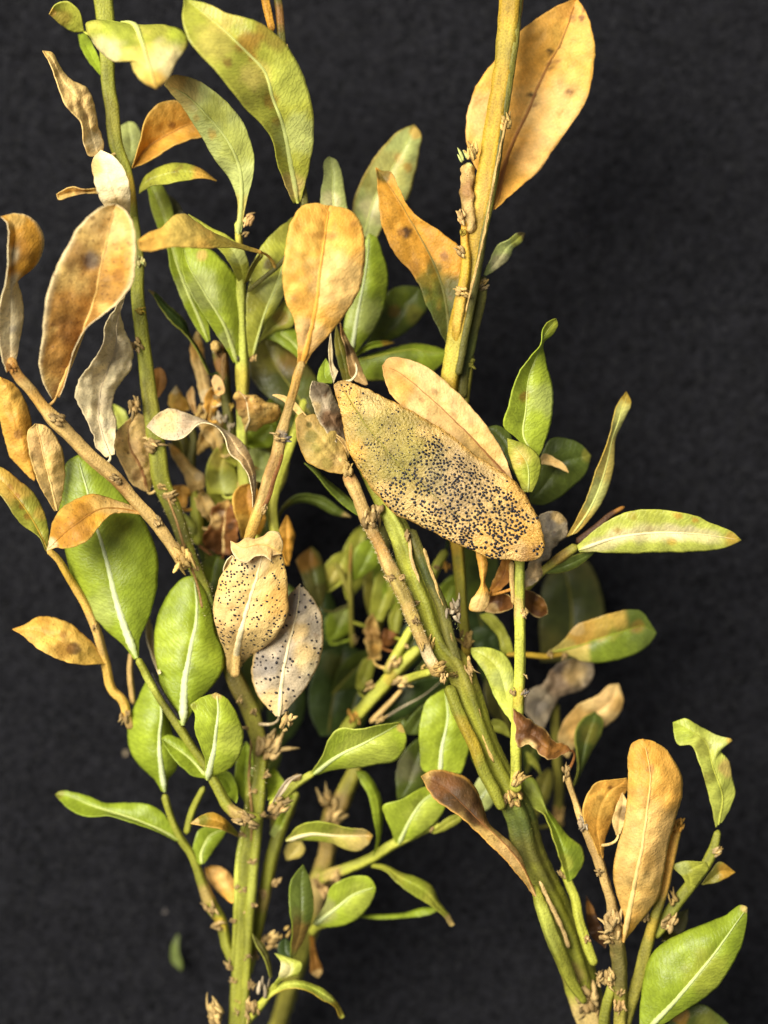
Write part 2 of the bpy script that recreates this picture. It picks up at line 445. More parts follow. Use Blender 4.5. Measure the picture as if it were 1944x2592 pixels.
        PF = [(a*7+b, a*7+(b+1) % 7, (a+1)*7+(b+1) % 7, (a+1)*7+b) for a in range(8) for b in range(7)]
        mesh_obj('petiole', np.array(PV), PF, MAT['stem'], ob, org, np.array(PC), np.array(PV)[:, :2] / PX / 100)
    if spots:
        make_spots(ob, W, nr, G, org, spots, tile)
    return ob

SPH = None
def unit_ball():
    global SPH
    if SPH is None:
        V = [(0, 0, 1)]; F = []
        for r, zc in ((0.72, 0.69), (1.0, 0.1), (0.75, -0.6)):
            for q in range(7):
                a = 6.28318 * q / 7; V.append((r * math.cos(a), r * math.sin(a), zc))
        for q in range(7):
            F.append((0, 1+q, 1+(q+1) % 7))
            for l in (0, 1): F.append((1+l*7+q, 8+l*7+q, 8+l*7+(q+1) % 7, 1+l*7+(q+1) % 7))
        SPH = (np.array(V), F)
    return SPH

def make_spots(ob, W, nr, G, org, spec, tile):
    """raised black fruiting bodies of the fungus, too small to pick apart: one mesh"""
    n, rmin, rmax, dens = spec
    SV, SF = unit_ball()
    V = []; F = []; nv, nc = W.shape[:2]; k = 0; tries = 0; C = []
    placed = []
    while k < n and tries < n * 60:
        tries += 1
        a = RNG.uniform(1, nv - 2.01); b = RNG.uniform(0.4, nc - 1.41)
        i, j = int(a), int(b); fa, fb = a - i, b - j
        bl = lambda X: (X[i, j]*(1-fa)*(1-fb) + X[i+1, j]*fa*(1-fb) + X[i, j+1]*(1-fa)*fb + X[i+1, j+1]*fa*fb)
        g = bl(G)
        cell = np.linalg.norm(np.cross(G[i+1, j] - G[i, j], G[i, j+1] - G[i, j])) / 400
        if RNG.uniform() > min(1, cell): continue
        pr, rr = dens(g[0], g[1])
        if RNG.uniform() > pr: continue
        rad = RNG.uniform(rmin, rmax) * rr
        if any((g[0]-x)**2 + (g[1]-y)**2 < (0.62 * (rad + r))**2 for x, y, r in placed[-1500:]): continue
        placed.append((g[0], g[1], rad))
        p = bl(W); nn = bl(nr); nn = nn / np.linalg.norm(nn)
        if nn[2] < 0: nn = -nn
        ax = np.cross(nn, (0.3, 1, 0.1)); ax /= np.linalg.norm(ax); ay = np.cross(nn, ax)
        base = len(V)
        sq = RNG.uniform(0.85, 1.25)
        for s in SV:
            V.append(p + nn * 1.5 * PX + (ax * s[0] * sq + ay * s[1] / sq + nn * s[2] * 0.8) * rad * PX)
        F += [tuple(base + q for q in f) for f in SF]
        sh = RNG.uniform(0.6, 1.6)
        C += [(0.009 * sh, 0.008 * sh, 0.012 * sh, 0)] * len(SV)
        k += 1
    U = np.array([(v[0] / PX / 100, v[1] / PX / 100) for v in V])
    s = mesh_obj('fungal_spots', np.array(V), F, MAT['spot'], ob, org, np.array(C), U)
    s['kind'] = 'stuff'; s['label'] = 'raised black dots of fungus on the leaf blade'

def stem(tile, P, z, c='stem', pt=(), name='stem', speck=0.35, ridge=0.10, rid_n=4, twist=0.4, label=None, ns=14, flat=1.0, rough=0.05, taper_end=True):
    SEED[0] += 1; seed = SEED[0]
    Q = pts(tile, P); Q = np.concatenate([Q, np.zeros((len(Q), 1))], 1) if Q.shape[1] == 2 else Q
    ch = np.linalg.norm(np.diff(Q[:, :2], axis=0), axis=1).sum()
    nv = int(max(12, min(150, ch / 7)))
    t = np.linspace(0, 1, nv)
    S = spline(Q, t)
    zz = np.interp(t, np.linspace(0, 1, len(z)), np.asarray(z, float))
    for _ in range(8): zz[1:-1] = (zz[:-2] + 2 * zz[1:-1] + zz[2:]) / 4
    ctr3 = np.concatenate([S[:, :2], zz[:, None]], 1)
    ctr3[:, 0] += vnoise(S, 1 / 70.0, seed + 4) * 1.6
    Cw = world_pt(ctr3)
    STEMS.append(np.concatenate([ctr3, S[:, 2:3]], 1))
    R = S[:, 2] * PX * (D + ZF - zz) / D * np.sqrt(np.clip(np.minimum(t, 1 - t) * ch / np.maximum(S[:, 2], 1) * 1.6, 0.12, 1))
    tan = np.gradient(Cw, axis=0); tan /= np.linalg.norm(tan, axis=1, keepdims=True)
    V = []; UV = []; P2 = []
    ml = np.concatenate([[0], np.cumsum(np.linalg.norm(np.diff(S[:, :2], axis=0), axis=1))]) / 100
    for a in range(nv):
        up = np.array([0, 0, 1.0]); sd = np.cross(tan[a], up); sd /= max(np.linalg.norm(sd), 1e-9); nn = np.cross(sd, tan[a])
        for q in range(ns):
            an = 6.28318 * q / ns
            rr = R[a] * (1 + 1.35 * ridge * math.cos(rid_n * (an + twist)) + rough * mnoise.noise(Vector((q * 0.9, ml[a] * 5, seed * 2.1))) * 2)
            v = Cw[a] + sd * math.cos(an) * rr + nn * math.sin(an) * rr * flat
            V.append(v); UV.append((an * S[a, 2] / 100 + 0.0, ml[a] + seed * 2.7))
            P2.append((S[a, 0] + math.cos(an) * S[a, 2] * 1.0 * sd[0] / max(1e-6, math.hypot(sd[0], sd[1])), S[a, 1] - math.cos(an) * S[a, 2] * sd[1] / max(1e-6, math.hypot(sd[0], sd[1]))))
    F = [(a*ns+q, a*ns+(q+1) % ns, (a+1)*ns+(q+1) % ns, (a+1)*ns+q) for a in range(nv - 1) for q in range(ns)]
    F.append(tuple(range(ns - 1, -1, -1))); F.append(tuple((nv-1)*ns + q for q in range(ns)))
    C = pigment(np.array(P2), tile, c, pt, seed, mott=0.16, speck=speck)
    ob = mesh_obj(name, np.array(V), F, MAT['stem'], CUR, Cw[0], C, np.array(UV))
    if label: ob['label'] = label
    return ob

def scales(tile, x, y, z, r, ang, n=7, spread=0.9, c=('scale', 'scaled'), name='bud_scales', length=1.0, core=True):
    """a knot of small dry pointed scales round a node; ang: direction the tips point, degrees (image, y down)"""
    SEED[0] += 1; seed = SEED[0]
    c = tuple('sand' if k in ('white', 'cream') else k for k in c)
    if r > 60: r = 60 + (r - 60) * 0.85
    q = pts(tile, '%f,%f,%f' % (x, y, r * 0.92))[0]
    ns_ = near_stem(q[0], q[1])
    if ns_ and ns_[0] < ns_[1][3] + 22: z = ns_[1][2] + 0.8 * ns_[1][3]
    o = world_pt(np.array([q[0], q[1], z])); rr = q[2] * PX
    V = []; F = []; C = []; U = []
    rnd = random.Random(seed)
    a0 = math.radians(ang); ax = np.array([math.cos(a0), -math.sin(a0), 0]); ay = np.array([-ax[1], ax[0], 0]); az = np.array([0, 0, 1.0])
    def add(vs, fs, col):
        b = len(V)
        for v in vs: V.append(v); C.append(tuple(col) + (0.5,)); U.append((v[0] / PX / 100, v[1] / PX / 100))
        for f in fs: F.append(tuple(b + i for i in f))
    if core:
        SV, SF = unit_ball()
        for _ in range(9):
            off = (ax * rnd.uniform(-0.7, 0.2) + ay * rnd.uniform(-0.45, 0.45) + az * rnd.uniform(0, 0.35)) * rr
            k = rnd.uniform(0.12, 0.28) * rr
            add([o + off + (ax * s[0] * 1.8 + ay * s[1] * 0.9 + az * s[2]) * k * rnd.uniform(0.85, 1.1) for s in SV], SF,
                (PAL[c[1]] * 0.5 + PAL[c[0]] * 0.5) * rnd.uniform(0.45, 1.0))
    for i in range(int(n * 1.2)):
        th = rnd.gauss(0, 0.4) * spread; ph = rnd.uniform(0.0, 1.0)
        if length <= 1.0 and rnd.random() < 0.2: th += math.pi
        d = ax * math.cos(th) + ay * math.sin(th) + az * (0.05 + 0.35 * ph); d /= np.linalg.norm(d)
        sd = np.cross(d, az + ay * rnd.uniform(-0.6, 0.6)); sd /= np.linalg.norm(sd); up = np.cross(sd, d)
        L = rr * rnd.uniform(0.45, 0.9) * length; w = rr * rnd.uniform(0.10, 0.22)
        root = o + ax * rnd.uniform(-0.7, 0.1) * rr + ay * rnd.uniform(-0.45, 0.45) * rr + az * rr * rnd.uniform(0.05, 0.45)
        vs = []; curl = rnd.uniform(-0.9, 0.1); swing = rnd.uniform(-0.35, 0.35)
        for s in range(6):
            tt = s / 5; ww = w * (math.sin(math.pi * min(1, 0.25 + tt * 0.68)) ** 0.8) * rnd.uniform(0.8, 1.15) + 1e-6
            cp = root + d * L * tt + up * curl * L * tt * tt + sd * L * swing * tt * tt
            vs += [cp - sd * ww + up * ww * 0.3, cp + up * 0.45 * ww, cp + sd * ww + up * ww * 0.3, cp - up * 0.4 * ww]
        fs = []
        for s in range(5):
            for e_ in range(4):
                fs.append((s*4+e_, s*4+(e_+1) % 4, (s+1)*4+(e_+1) % 4, (s+1)*4+e_))
        fs.append((3, 2, 1, 0)); fs.append((20, 21, 22, 23))
        add(vs, fs, PAL[c[0]] * rnd.uniform(0.45, 1.0))
    return mesh_obj(name, np.array(V), F, MAT['scale'], CUR, o, np.array(C), np.array(U))

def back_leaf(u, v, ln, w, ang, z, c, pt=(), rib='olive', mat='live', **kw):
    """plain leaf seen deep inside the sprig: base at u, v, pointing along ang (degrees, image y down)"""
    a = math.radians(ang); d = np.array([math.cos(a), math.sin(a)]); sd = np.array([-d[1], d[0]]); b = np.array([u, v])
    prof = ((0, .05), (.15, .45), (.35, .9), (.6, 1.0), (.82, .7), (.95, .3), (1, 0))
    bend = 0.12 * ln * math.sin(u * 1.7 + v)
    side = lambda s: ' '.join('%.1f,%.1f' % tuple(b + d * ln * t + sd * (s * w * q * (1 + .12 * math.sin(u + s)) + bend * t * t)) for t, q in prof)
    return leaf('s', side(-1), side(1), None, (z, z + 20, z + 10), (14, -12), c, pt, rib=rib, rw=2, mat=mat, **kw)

def hairs(tile, P, z, n, length, c='cream'):
    """fine downy hairs on a twig: one mesh"""
    Q = pts(tile, P); S = spline(Q, np.sort(RNG.uniform(0, 1, n)))
    zz = np.interp(np.linspace(0, 1, n), np.linspace(0, 1, len(z)), z)
    V = []; F = []; C = []
    for k in range(n):
        a = RNG.uniform(0, math.pi); r = S[k, 2]
        tg = S[min(k+1, n-1), :2] - S[max(k-1, 0), :2]; tg = tg / max(np.linalg.norm(tg), 1e-6); sd = np.array([-tg[1], tg[0]])
        b0 = np.array([*(S[k, :2] + sd * math.cos(a) * r), zz[k] + math.sin(a) * r])
        l = length * RNG.uniform(0.5, 1.3); w = 0.55
        d3 = np.array([*(sd * math.cos(a) + tg * RNG.uniform(-0.6, 0.6)), math.sin(a)])
        e3 = b0 + d3 * l; base = len(V); s3 = np.array([tg[0] * w, tg[1] * w, 0]); u3 = np.array([0, 0, w])
        V += [b0 - s3, b0 + s3, b0 + u3 * 1.5, e3]
        F += [(base, base+1, base+3), (base+1, base+2, base+3), (base+2, base, base+3)]
        C += [tuple(PAL[c]) + (0,)] * 4
    Vw = world_pt(np.array(V))
    h = mesh_obj('downy_hairs', Vw, F, MAT['scale'], CUR, Vw[0], np.array(C), np.array(V)[:, :2] / 100)
    h['kind'] = 'stuff'
# ================================================================ the sprig on the thick upright stem at the window side
sprig('boxwood sprig with two large green white-ribbed leaves and a tan black-dotted leaf', (598, 2640, 430))
stem('s', '596,2660,20 599,2592,21 604,2500,22 612,2400,22 618,2300,23 625,2180,24 634,2080,20 650,2000,19 660,1940,19 652,1860,22 630,1790,24 601,1733,25 565,1640,21 536,1560,18 519,1501,18 478,1398,18 443,1300,22 409,1218,25 397,1133,24 376,985,21 359,838,19 347,740,18 350,660,16 338,549,13 332,486,12 318,425,14 298,380,18 283,274,19 274,211,19 270,127,21 266,42,25 257,-40,28',
     (430, 440, 455, 470, 500, 530, 560, 580, 590, 600, 600), c='stem', ridge=0.13, twist=0.9, speck=0.5,
     pt=[(640, 1850, 60, 'olive'), (600, 1740, 60, 'dkbrown', .7), (530, 1540, 50, 'dkgreen', .8), (450, 1330, 60, 'dkolive', .8), (400, 1000, 60, 'olive', .7), (345, 640, 70, 'dkolive', .6), (290, 300, 60, 'olive', .8), (330, 480, 40, 'ystem', .8), (620, 2500, 50, 'stem', .5)], label='thick olive green main stem')
stem('s', '612,2640,10 622,2500,11 628,2380,12 640,2230,12 651,2120,12 662,2010,10 668,1920,8', (447, 459, 469, 477, 487), c='stem', pt=[(640, 2230, 60, 'lime', .4)], name='stem_ridge', ridge=.05)
stem('s', '590,2450,6 598,2300,7 606,2160,8 622,2060,7 632,1960,6', (452, 462, 470, 480), c='stem', pt=[(610, 2200, 80, 'lime', .5)], name='stem_ridge', ridge=.05)
stem('s', '636,2130,2.6 637,2060,3 632,1990,3.4 634,1900,3 640,1840,3', (480, 482, 486), c='scaled', name='bark_seam_or_shade', rough=.3)
stem('s', '425,1260,3 450,1330,3 470,1400,3.4 500,1480,3 512,1540,3', (622, 618, 612), c='scaled', name='bark_seam_or_shade', rough=.3)
# forked twig low on the outer side
stem('j', '1200,1800,30 1130,1659,31 1080,1480,34 1030,1400,38 970,1250,28 900,1080,23 850,1010,24 800,900,20 745,735,20', (430, 430, 440, 460, 480, 490), c='stem', name='twig', pt=[(1000, 1330, 60, 'tstem', .7), (1080, 1500, 50, 'ystem', .6)])
stem('j', '880,975,20 920,830,20 985,690,18', (470, 480, 500), c='stem', name='twig')
stem('s', '662,2075,13 627,2070,15 585,2050,14 547,1987,12 518,1936,10 480,1881,10 450,1835,11 420,1793,9 385,1735,9 358,1685,9 347,1666,8', (560, 555, 550, 555, 570, 590), c='stem', name='twig', pt=[(440, 1800, 40, 'dkolive', .6), (600, 2050, 25, 'tstem', .8), (380, 1730, 30, 'lime', .6)])
stem('s', '456,1824,4 439,1797,5 419,1767,5 403,1739,5 383,1702,4', (572, 582, 590), c='black', name='bark_seam_or_shade', speck=.2)  # black strip stands for shade and dark mould on the twig's right side
# a second shoot beside the main stem
stem('k', '270,1400,20 320,1150,28 360,950,32 400,750,34 470,560,28 530,430,18', (380, 400, 420, 430), c='stem', name='twig', pt=[(350, 1000, 60, 'tstem', .5)])
# dead tan twig crossing the main stem
stem('s', '26,905,12 45,950,14 76,985,14 110,1030,15 138,1062,20 170,1095,18 236,1162,18 290,1208,18 338,1262,15 397,1328,16 439,1387,15 472,1440,17', (800, 780, 760, 740, 720, 700, 685, 670, 655, 640), c='tstem', name='dead_twig', speck=.6, ridge=.08,
     pt=[(40, 930, 40, 'rust', .7), (100, 1010, 35, 'amber', .5), (300, 1230, 30, 'brown', .5), (470, 1440, 25, 'scale', .9)], label='dead tan twig with swollen nodes')
# dead tan twig that ends in an orange leaf
stem('s', '766,914,10 757,938,11 740,1000,11 724,1057,12 711,1099,15 698,1158,15 679,1212,15 662,1271,15 648,1307,15 633,1355,14 615,1450,13 600,1600,12 594,1715,12', (790, 770, 750, 735, 715, 640, 600, 590, 590), c='tstem', name='dead_twig', speck=.55, ridge=.1,
     pt=[(745, 980, 40, 'amber', .5), (712, 1100, 16, 'dgrey', .7), (705, 1180, 40, 'brown', .45), (640, 1340, 60, 'gold', .7)], label='dead tan twig carrying the orange leaf')
stem('s', '719,1112,5 710,1160,6 692,1215,6 676,1268,6 664,1290,5', (752, 742, 730), c='brown', name='bark_seam_or_shade', speck=.8)

leaf('a', '505,190 470,60 400,8 330,30 295,85', '505,190 440,190 370,150 295,85', '505,190 420,110 350,70 295,85', (590, 640), (20, -10), 'ygreen', [(370, 110, 60, 'brown', .5), (300, 70, 40, 'gold', .8)], mat='live')
leaf('a', '600,450 520,350 480,270 470,210', '610,450 600,380 560,280 500,200 470,210', None, (580, 500), (10, 10), 'green')
leaf('a', '700,150 600,120 520,140 545,230 610,320 700,372 765,355 810,440 870,500 935,530', '760,140 850,150 1000,152 1110,200 1128,250 1060,370 1000,480 935,530', '730,140 800,150 850,250 890,380 935,530', (760, 860, 960, 1030), (-60, -60), 'yellow',
     [(700, 160, 190, 'green', .8), (1000, 180, 170, 'ygreen', .9), (640, 300, 100, 'cream', .6), (1000, 370, 120, 'cream', .6), (930, 480, 70, 'gold', .9), (1060, 210, 60, 'bright', .6)], rib='pale', rw=5, mat='dead', label='drooping leaf, green at the stalk and yellow to the tip')
leaf('a', '590,930 540,940 500,850 480,730 400,640 340,500 310,400 255,305', '610,930 620,870 590,760 560,620 520,530 430,480 360,400 300,310 255,305', None, (680, 720, 700), (25, -40), 'tan', [(480, 620, 30, 'brown', .6), (420, 640, 20, 'brown', .5), (510, 700, 25, 'brown', .5), (280, 320, 60, 'sand', .8), (560, 850, 60, 'cream', .6)], mat='dead', speck=.3, wob=12)
leaf('a', '760,1030 740,900 720,760 770,730', '790,1010 830,900 840,790 800,735 770,730', None, (500, 450), (10, 0), 'pale')
leaf('a', '790,1010 840,850 880,700 960,620 1060,605 1150,640 1240,740', '790,1010 870,980 1000,900 1130,840 1240,810 1240,740', '790,1010 870,900 1020,800 1140,745 1240,740', (560, 540, 560), (40, 20), 'amber', [(1000, 700, 200, 'orange', .6), (1030, 750, 26, 'brown', .8), (900, 960, 60, 'rust', .5)], rib='rust', rw=3, mat='dead', edge='gold', rimw=.12)
leaf('a', '835,1130 870,1060 950,1005 1080,980 1200,1010 1300,1085', '835,1160 900,1120 1000,1105 1130,1080 1230,1070 1300,1085', None, (560, 600, 580), (-25, 15), 'ygreen', [(1240, 1050, 90, 'orange', .8), (1050, 1040, 30, 'olive', .6)], speck=.4)
leaf('a', '590,1130 500,1135 420,1120 340,1165', '590,1160 500,1160 420,1180 350,1195 340,1165', None, (600, 620), (15, 15), 'sand', [(480, 1150, 40, 'brown', .5)], mat='dead', wob=10)
leaf('a', '720,1330 620,1230 570,1100 560,950 605,900', '780,1310 785,1200 770,1080 720,980 650,920 605,900', None, (700, 740, 720), (-25, 10), 'cream', [(570, 1000, 60, 'gold', .6), (680, 1250, 80, 'tan', .8)], mat='dead', label='pale cream dry leaf')
# long pale leaf and big brown leaf in front
leaf('d', '640,1560 590,1500 560,1420 500,1300 455,1180 480,1080 560,980 610,880 640,740 690,660 750,590', '690,1540 690,1440 690,1330 670,1230 690,1160 740,1090 790,1000 790,900 740,780 720,700 750,590', '660,1550 620,1440 590,1290 600,1180 640,1050 690,900 700,750 750,590', (690, 640, 600, 640, 640), (30, -30), 'cream', [(650, 900, 90, 'grey', .6), (620, 1230, 60, 'grey', .5), (560, 1400, 70, 'grey', .4), (640, 1370, 30, 'dgrey', .4)], rib='grey', rw=2, mat='dead', speck=.35, wob=14, ragged=1.6, label='wavy pale papery leaf')
leaf('d', '310,1210 260,1120 235,1020 250,860 270,640 310,480 380,340 460,190 560,90 640,45 690,40', '360,1200 400,1080 450,900 520,780 620,700 720,620 790,520 810,400 810,250 780,110 730,60 690,40', '335,1200 420,1000 500,800 570,600 620,350 660,180 690,40', (750, 810, 860, 900), (45, 40), 'sand',
     [(430, 700, 200, 'rust', .85), (380, 950, 170, 'rust', .85), (650, 500, 190, 'rust', .75), (450, 350, 110, 'brown', .6), (420, 800, 90, 'brown', .5), (560, 370, 60, 'dgrey', .7), (740, 400, 130, 'amber', .6), (340, 1150, 60, 'brown', .7), (600, 150, 120, 'tan', .8), (720, 470, 40, 'brown', .6), (700, 200, 60, 'tan', .7)], rib='sand', rw=3.5, mat='dead', speck=.7, wob=10, edge='cream', rimw=.13, label='large curled tan and brown leaf', nu=10)
leaf('d', '40,1050 10,960 -10,820 0,640 30,520 45,430 45,300 50,200 40,150 5,115', '90,1000 115,880 140,720 130,600 100,500 95,480 180,440 250,340 260,230 210,140 110,92 5,115', '65,1030 60,850 65,640 62,500 66,430 75,320 90,200 60,130 5,115', (780, 800, 830, 860), (30, -50), 'amber',
     [(60, 700, 200, 'cream', .95), (60, 900, 140, 'cream', .8), (60, 560, 110, 'cream', .9), (75, 790, 30, 'dgrey', .6), (130, 320, 70, 'rust', .6), (90, 130, 60, 'sand', .7), (50, 350, 60, 'cream', .8)], mat='dead', speck=.4, edge='cream', rimw=.1, label='twisted leaf, cream below and amber above')
leaf('g', '850,470 770,420 700,395 620,370 540,360 460,385 370,440 320,520 300,620 280,700', '850,480 760,470 680,475 630,510 580,570 520,640 440,675 380,680 330,680 280,700', '850,475 740,450 600,450 480,520 380,600 280,700', (660, 720, 780, 740), (-30, 20), 'amber', [(750, 440, 120, 'tan', .9), (600, 410, 80, 'sand', .7), (430, 560, 130, 'rust', .6), (520, 450, 50, 'rust', .5), (300, 660, 50, 'cream', .7), (380, 450, 60, 'gold', .6)], mat='dead', speck=.5, edge='gold', rimw=.12, rib='rust', rw=2)
# two large green leaves, white midribs
leaf('g', '810,1350 760,1280 640,1170 540,1060 480,950 430,830 395,690 370,560 355,430 370,280 410,160 470,125', '830,1330 830,1240 880,1120 920,1000 945,850 940,720 900,600 850,500 780,420 700,320 600,200 540,140 470,125', '820,1340 750,1160 690,960 640,750 580,550 520,320 485,200 470,125', (560, 600, 620, 600), (-20, -40), 'green',
     [(560, 700, 260, 'bright', .6), (850, 900, 140, 'green', .7), (600, 1050, 120, 'pale', .4), (420, 250, 120, 'dkgreen', .4)], rib='white', rw=6.5, label='large green leaf with a white midrib', nu=10, th=7)
leaf('g', '1080,1740 1000,1590 950,1420 930,1250 940,1120 980,1010 1040,920 1110,860 1160,850', '1110,1730 1200,1580 1290,1480 1335,1400 1330,1290 1290,1200 1260,1050 1230,950 1160,850', '1097,1740 1110,1480 1140,1300 1170,1160 1180,1050 1160,850', (580, 570, 560, 540), (-15, -35), 'green', [(1030, 1250, 160, 'bright', .7), (1260, 1330, 100, 'bright', .5), (1100, 950, 120, 'green', .7)], rib='white', rw=7, label='green leaf with a broad white midrib', nu=10, th=7)
leaf('g', '1220,1010 1190,940 1195,850 1210,770 1250,735 1300,718', '1240,1020 1290,970 1340,880 1355,800 1340,740 1300,718', None, (420, 430, 410), (20, -10), 'dkgreen', [(1230, 850, 60, 'green', .6)], rib='green', rw=2)
leaf('g', '870,340 800,300 740,200 690,90 680,30 740,-60 820,-130', '900,340 915,200 905,80 890,-30 860,-110 820,-130', '885,340 845,200 775,60 770,-30 820,-130', (560, 570, 560, 540), (20, -40), 'tan', [(850, 100, 90, 'pinktan', .8), (760, 100, 30, 'dkbrown', .8, (3, 55)), (820, 240, 40, 'brown', .6), (720, 80, 50, 'sand', .7)], mat='dead', speck=.5, rib='brown', rw=3.5, wob=12)
leaf('g', '950,1440 900,1300 875,1170 890,1090', '965,1430 930,1300 915,1170 890,1090', None, (470, 440), (15, 5), 'cream', mat='dead')
# leaves of the lower forked twig
leaf('j', '740,720 690,640 620,580 560,500 530,380 550,270 600,150 650,50', '760,710 770,640 810,590 830,540 800,400 760,250 720,130 650,50', '750,715 728,560 715,400 728,230 700,130 650,50', (490, 520, 520, 490), (-25, -50), 'green', [(600, 400, 150, 'bright', .4)], rib='white', rw=5, th=7)
leaf('j', '990,640 920,625 850,570 780,490 730,400', '1000,620 960,520 900,440 830,395 770,380 730,400', '1000,630 900,520 820,460 730,400', (540, 530), (20, -20), 'green', rib='pale', rw=3)
leaf('j', '990,640 995,540 960,440 930,340 930,250 905,205 960,160 1060,130', '1020,630 1100,600 1160,560 1210,460 1220,370 1190,280 1150,200 1110,155 1060,130', '1005,640 1045,480 1060,350 1070,220 1060,130', (570, 610, 630, 610), (15, -30), 'bright', [(1060, 140, 40, 'tan', .8), (1150, 400, 100, 'lime', .5), (920, 210, 30, 'olive', .6)], rib='white', rw=6, th=7, label='round bright green leaf with a nicked tip')
leaf('j', '820,1020 730,970 600,920 500,890 420,865 300,870 220,850 140,790 95,740', '840,1000 790,920 720,830 640,795 500,790 400,790 300,750 200,725 120,720 95,735', '830,1010 700,940 550,880 420,840 300,800 180,750 95,735', (490, 500, 480, 450), (35, -15), 'green', [(110, 735, 40, 'olive', .7), (640, 860, 120, 'green', .5)], rib='pale', rw=3.5, label='narrow green leaf bent outward')
leaf('j', '1190,990 1100,950 1000,930 905,912', '1190,970 1120,890 1050,845 980,860 905,910', None, (560, 590), (20, -20), 'olive', [(1080, 890, 80, 'amber', .7), (920, 905, 40, 'tan', .8)], edge='gold', rimw=.2)
leaf('j', '960,1160 920,1100 930,1010 960,950 1000,930 1130,940', '990,1150 1040,1080 1090,1010 1130,940', None, (460, 430), (10, -10), 'green', rib='pale', rw=3)
leaf('j', '1150,1390 1080,1330 1010,1240 990,1180', '1180,1380 1180,1300 1150,1220 1080,1170 1030,1165 990,1180', None, (430, 420), (-15, -15), 'orange', [(1080, 1240, 90, 'pinktan', .5)], mat='dead')
leaf('j', '1230,790 1180,700 1180,550 1210,470 1240,420', '1270,780 1290,650 1290,500 1240,420', None, (430, 420), (10, 10), 'green')
leaf('j', '1180,790 1110,720 1060,620', '1190,760 1180,680 1130,600 1060,620', None, (460, 460), (10, 10), 'green')
leaf('j', '1370,770 1365,650 1400,570', '1400,760 1440,710 1470,680 1440,620 1400,570', None, (420, 410), (10, 10), 'bright')
leaf('k', '380,650 440,540 500,450 540,450', '440,700 480,590 510,510 540,450', None, (440, 430), (10, -10), 'bright', [(420, 640, 50, 'pale', .6)])
# the tan leaf with black dots and its curled tip
def dens_tan(u, v):
    return (0.95 if u < 620 else 0.6) * (1.0 if abs((u - 500 - .42*310) + (v - 1530) * 0.33) > 16 else 0.06), 1.0
h1 = leaf('h', '185,1430 165,1300 120,1180 100,1050 110,940 140,850 190,780 260,700 330,650', '235,1430 300,1340 400,1270 490,1180 540,1060 540,950 530,820 510,720 480,640 400,620 330,650', '210,1440 255,1200 310,1000 370,800 385,710 330,650', (640, 680, 695, 695), (-4, -14), 'tan',
     [(480, 1000, 120, 'orange', .6), (510, 800, 100, 'gold', .5), (250, 950, 150, 'tan', .6), (180, 1150, 110, 'pinktan', .7), (215, 1420, 60, 'sand', .8), (330, 750, 90, 'cream', .5), (140, 900, 60, 'orange', .4)], rib='cream', rw=6, mat='dead', nu=10, wob=7, th=6, ribend=.9, bulge=6,
     spots=(210, 2.6, 4.0, dens_tan), label='tan dead leaf sprinkled with black dots, pale midrib')
leaf('o', '1090,1040 1100,920 1050,820 970,805 900,860 800,885 720,875 620,935 555,910', '1090,1045 1020,1060 960,1090 990,1130 880,1062 800,1085 720,1140 640,1110 570,1030 555,910', '1090,1042 950,960 820,950 700,980 555,910', (700, 718, 722, 712), (-14, 8), 'pinktan', [(1000, 930, 120, 'tan', .6), (1090, 1000, 60, 'sand', .6)], mat='dead', parent=h1, name='curled_tip', bulge=3, wob=6, edge='cream', rimw=.15, speck=.15, rib='sand', rw=2)
leaf('o', '480,1280 480,1200 510,1120 570,1060', '500,1260 530,1190 580,1110 590,1080 570,1060', None, (640, 660), (12, 6), 'cream', mat='dead', parent=h1, name='rolled_edge', wob=3)
def dens_grey(u, v):
    return (1.0 if v > 1620 and u < 740 else 0.35), 1.0
leaf('h', '470,1690 400,1620 350,1540 325,1440 340,1330 370,1260 470,1130 550,960 615,895', '510,1680 560,1620 640,1530 700,1430 740,1320 755,1180 740,1070 690,980 650,930 615,895', '490,1690 510,1450 550,1250 600,1050 615,895', (610, 620, 610, 590), (-15, -25), 'grey',
     [(400, 1380, 100, 'dgrey', .75), (590, 1010, 80, 'dgrey', .7), (690, 1150, 60, 'dgrey', .45), (640, 1330, 90, 'tan', .7), (450, 1620, 90, 'tan', .7), (600, 1180, 60, 'sand', .6), (520, 1330, 70, 'dgrey', .5), (680, 1400, 60, 'cream', .5)], rib='cream', rw=4, mat='dead', speck=.4, nu=10, wob=6, edge='sand', rimw=.08,
     spots=(90, 2.2, 4.2, dens_grey), label='greyish dead leaf with scattered black dots')
leaf('d', '1525,1860 1535,1750 1530,1640 1500,1540 1440,1460 1350,1395 1250,1345 1130,1300 1020,1265 940,1300 880,1375', '1515,1860 1510,1760 1490,1670 1440,1590 1380,1540 1350,1440 1290,1370 1200,1355 1130,1420 1060,1455 960,1440 880,1375', None, (690, 700, 690, 680, 650), (-20, 20), 'grey',
     [(1000, 1340, 90, 'tan', .6), (1480, 1600, 90, 'pinktan', .7), (1120, 1350, 50, 'brown', .3), (940, 1290, 40, 'dkbrown', .4), (1400, 1480, 60, 'pinktan', .6)], mat='dead', speck=.55, edge='cream', rimw=.12, wob=9, label='arched strip of grey tan leaf')
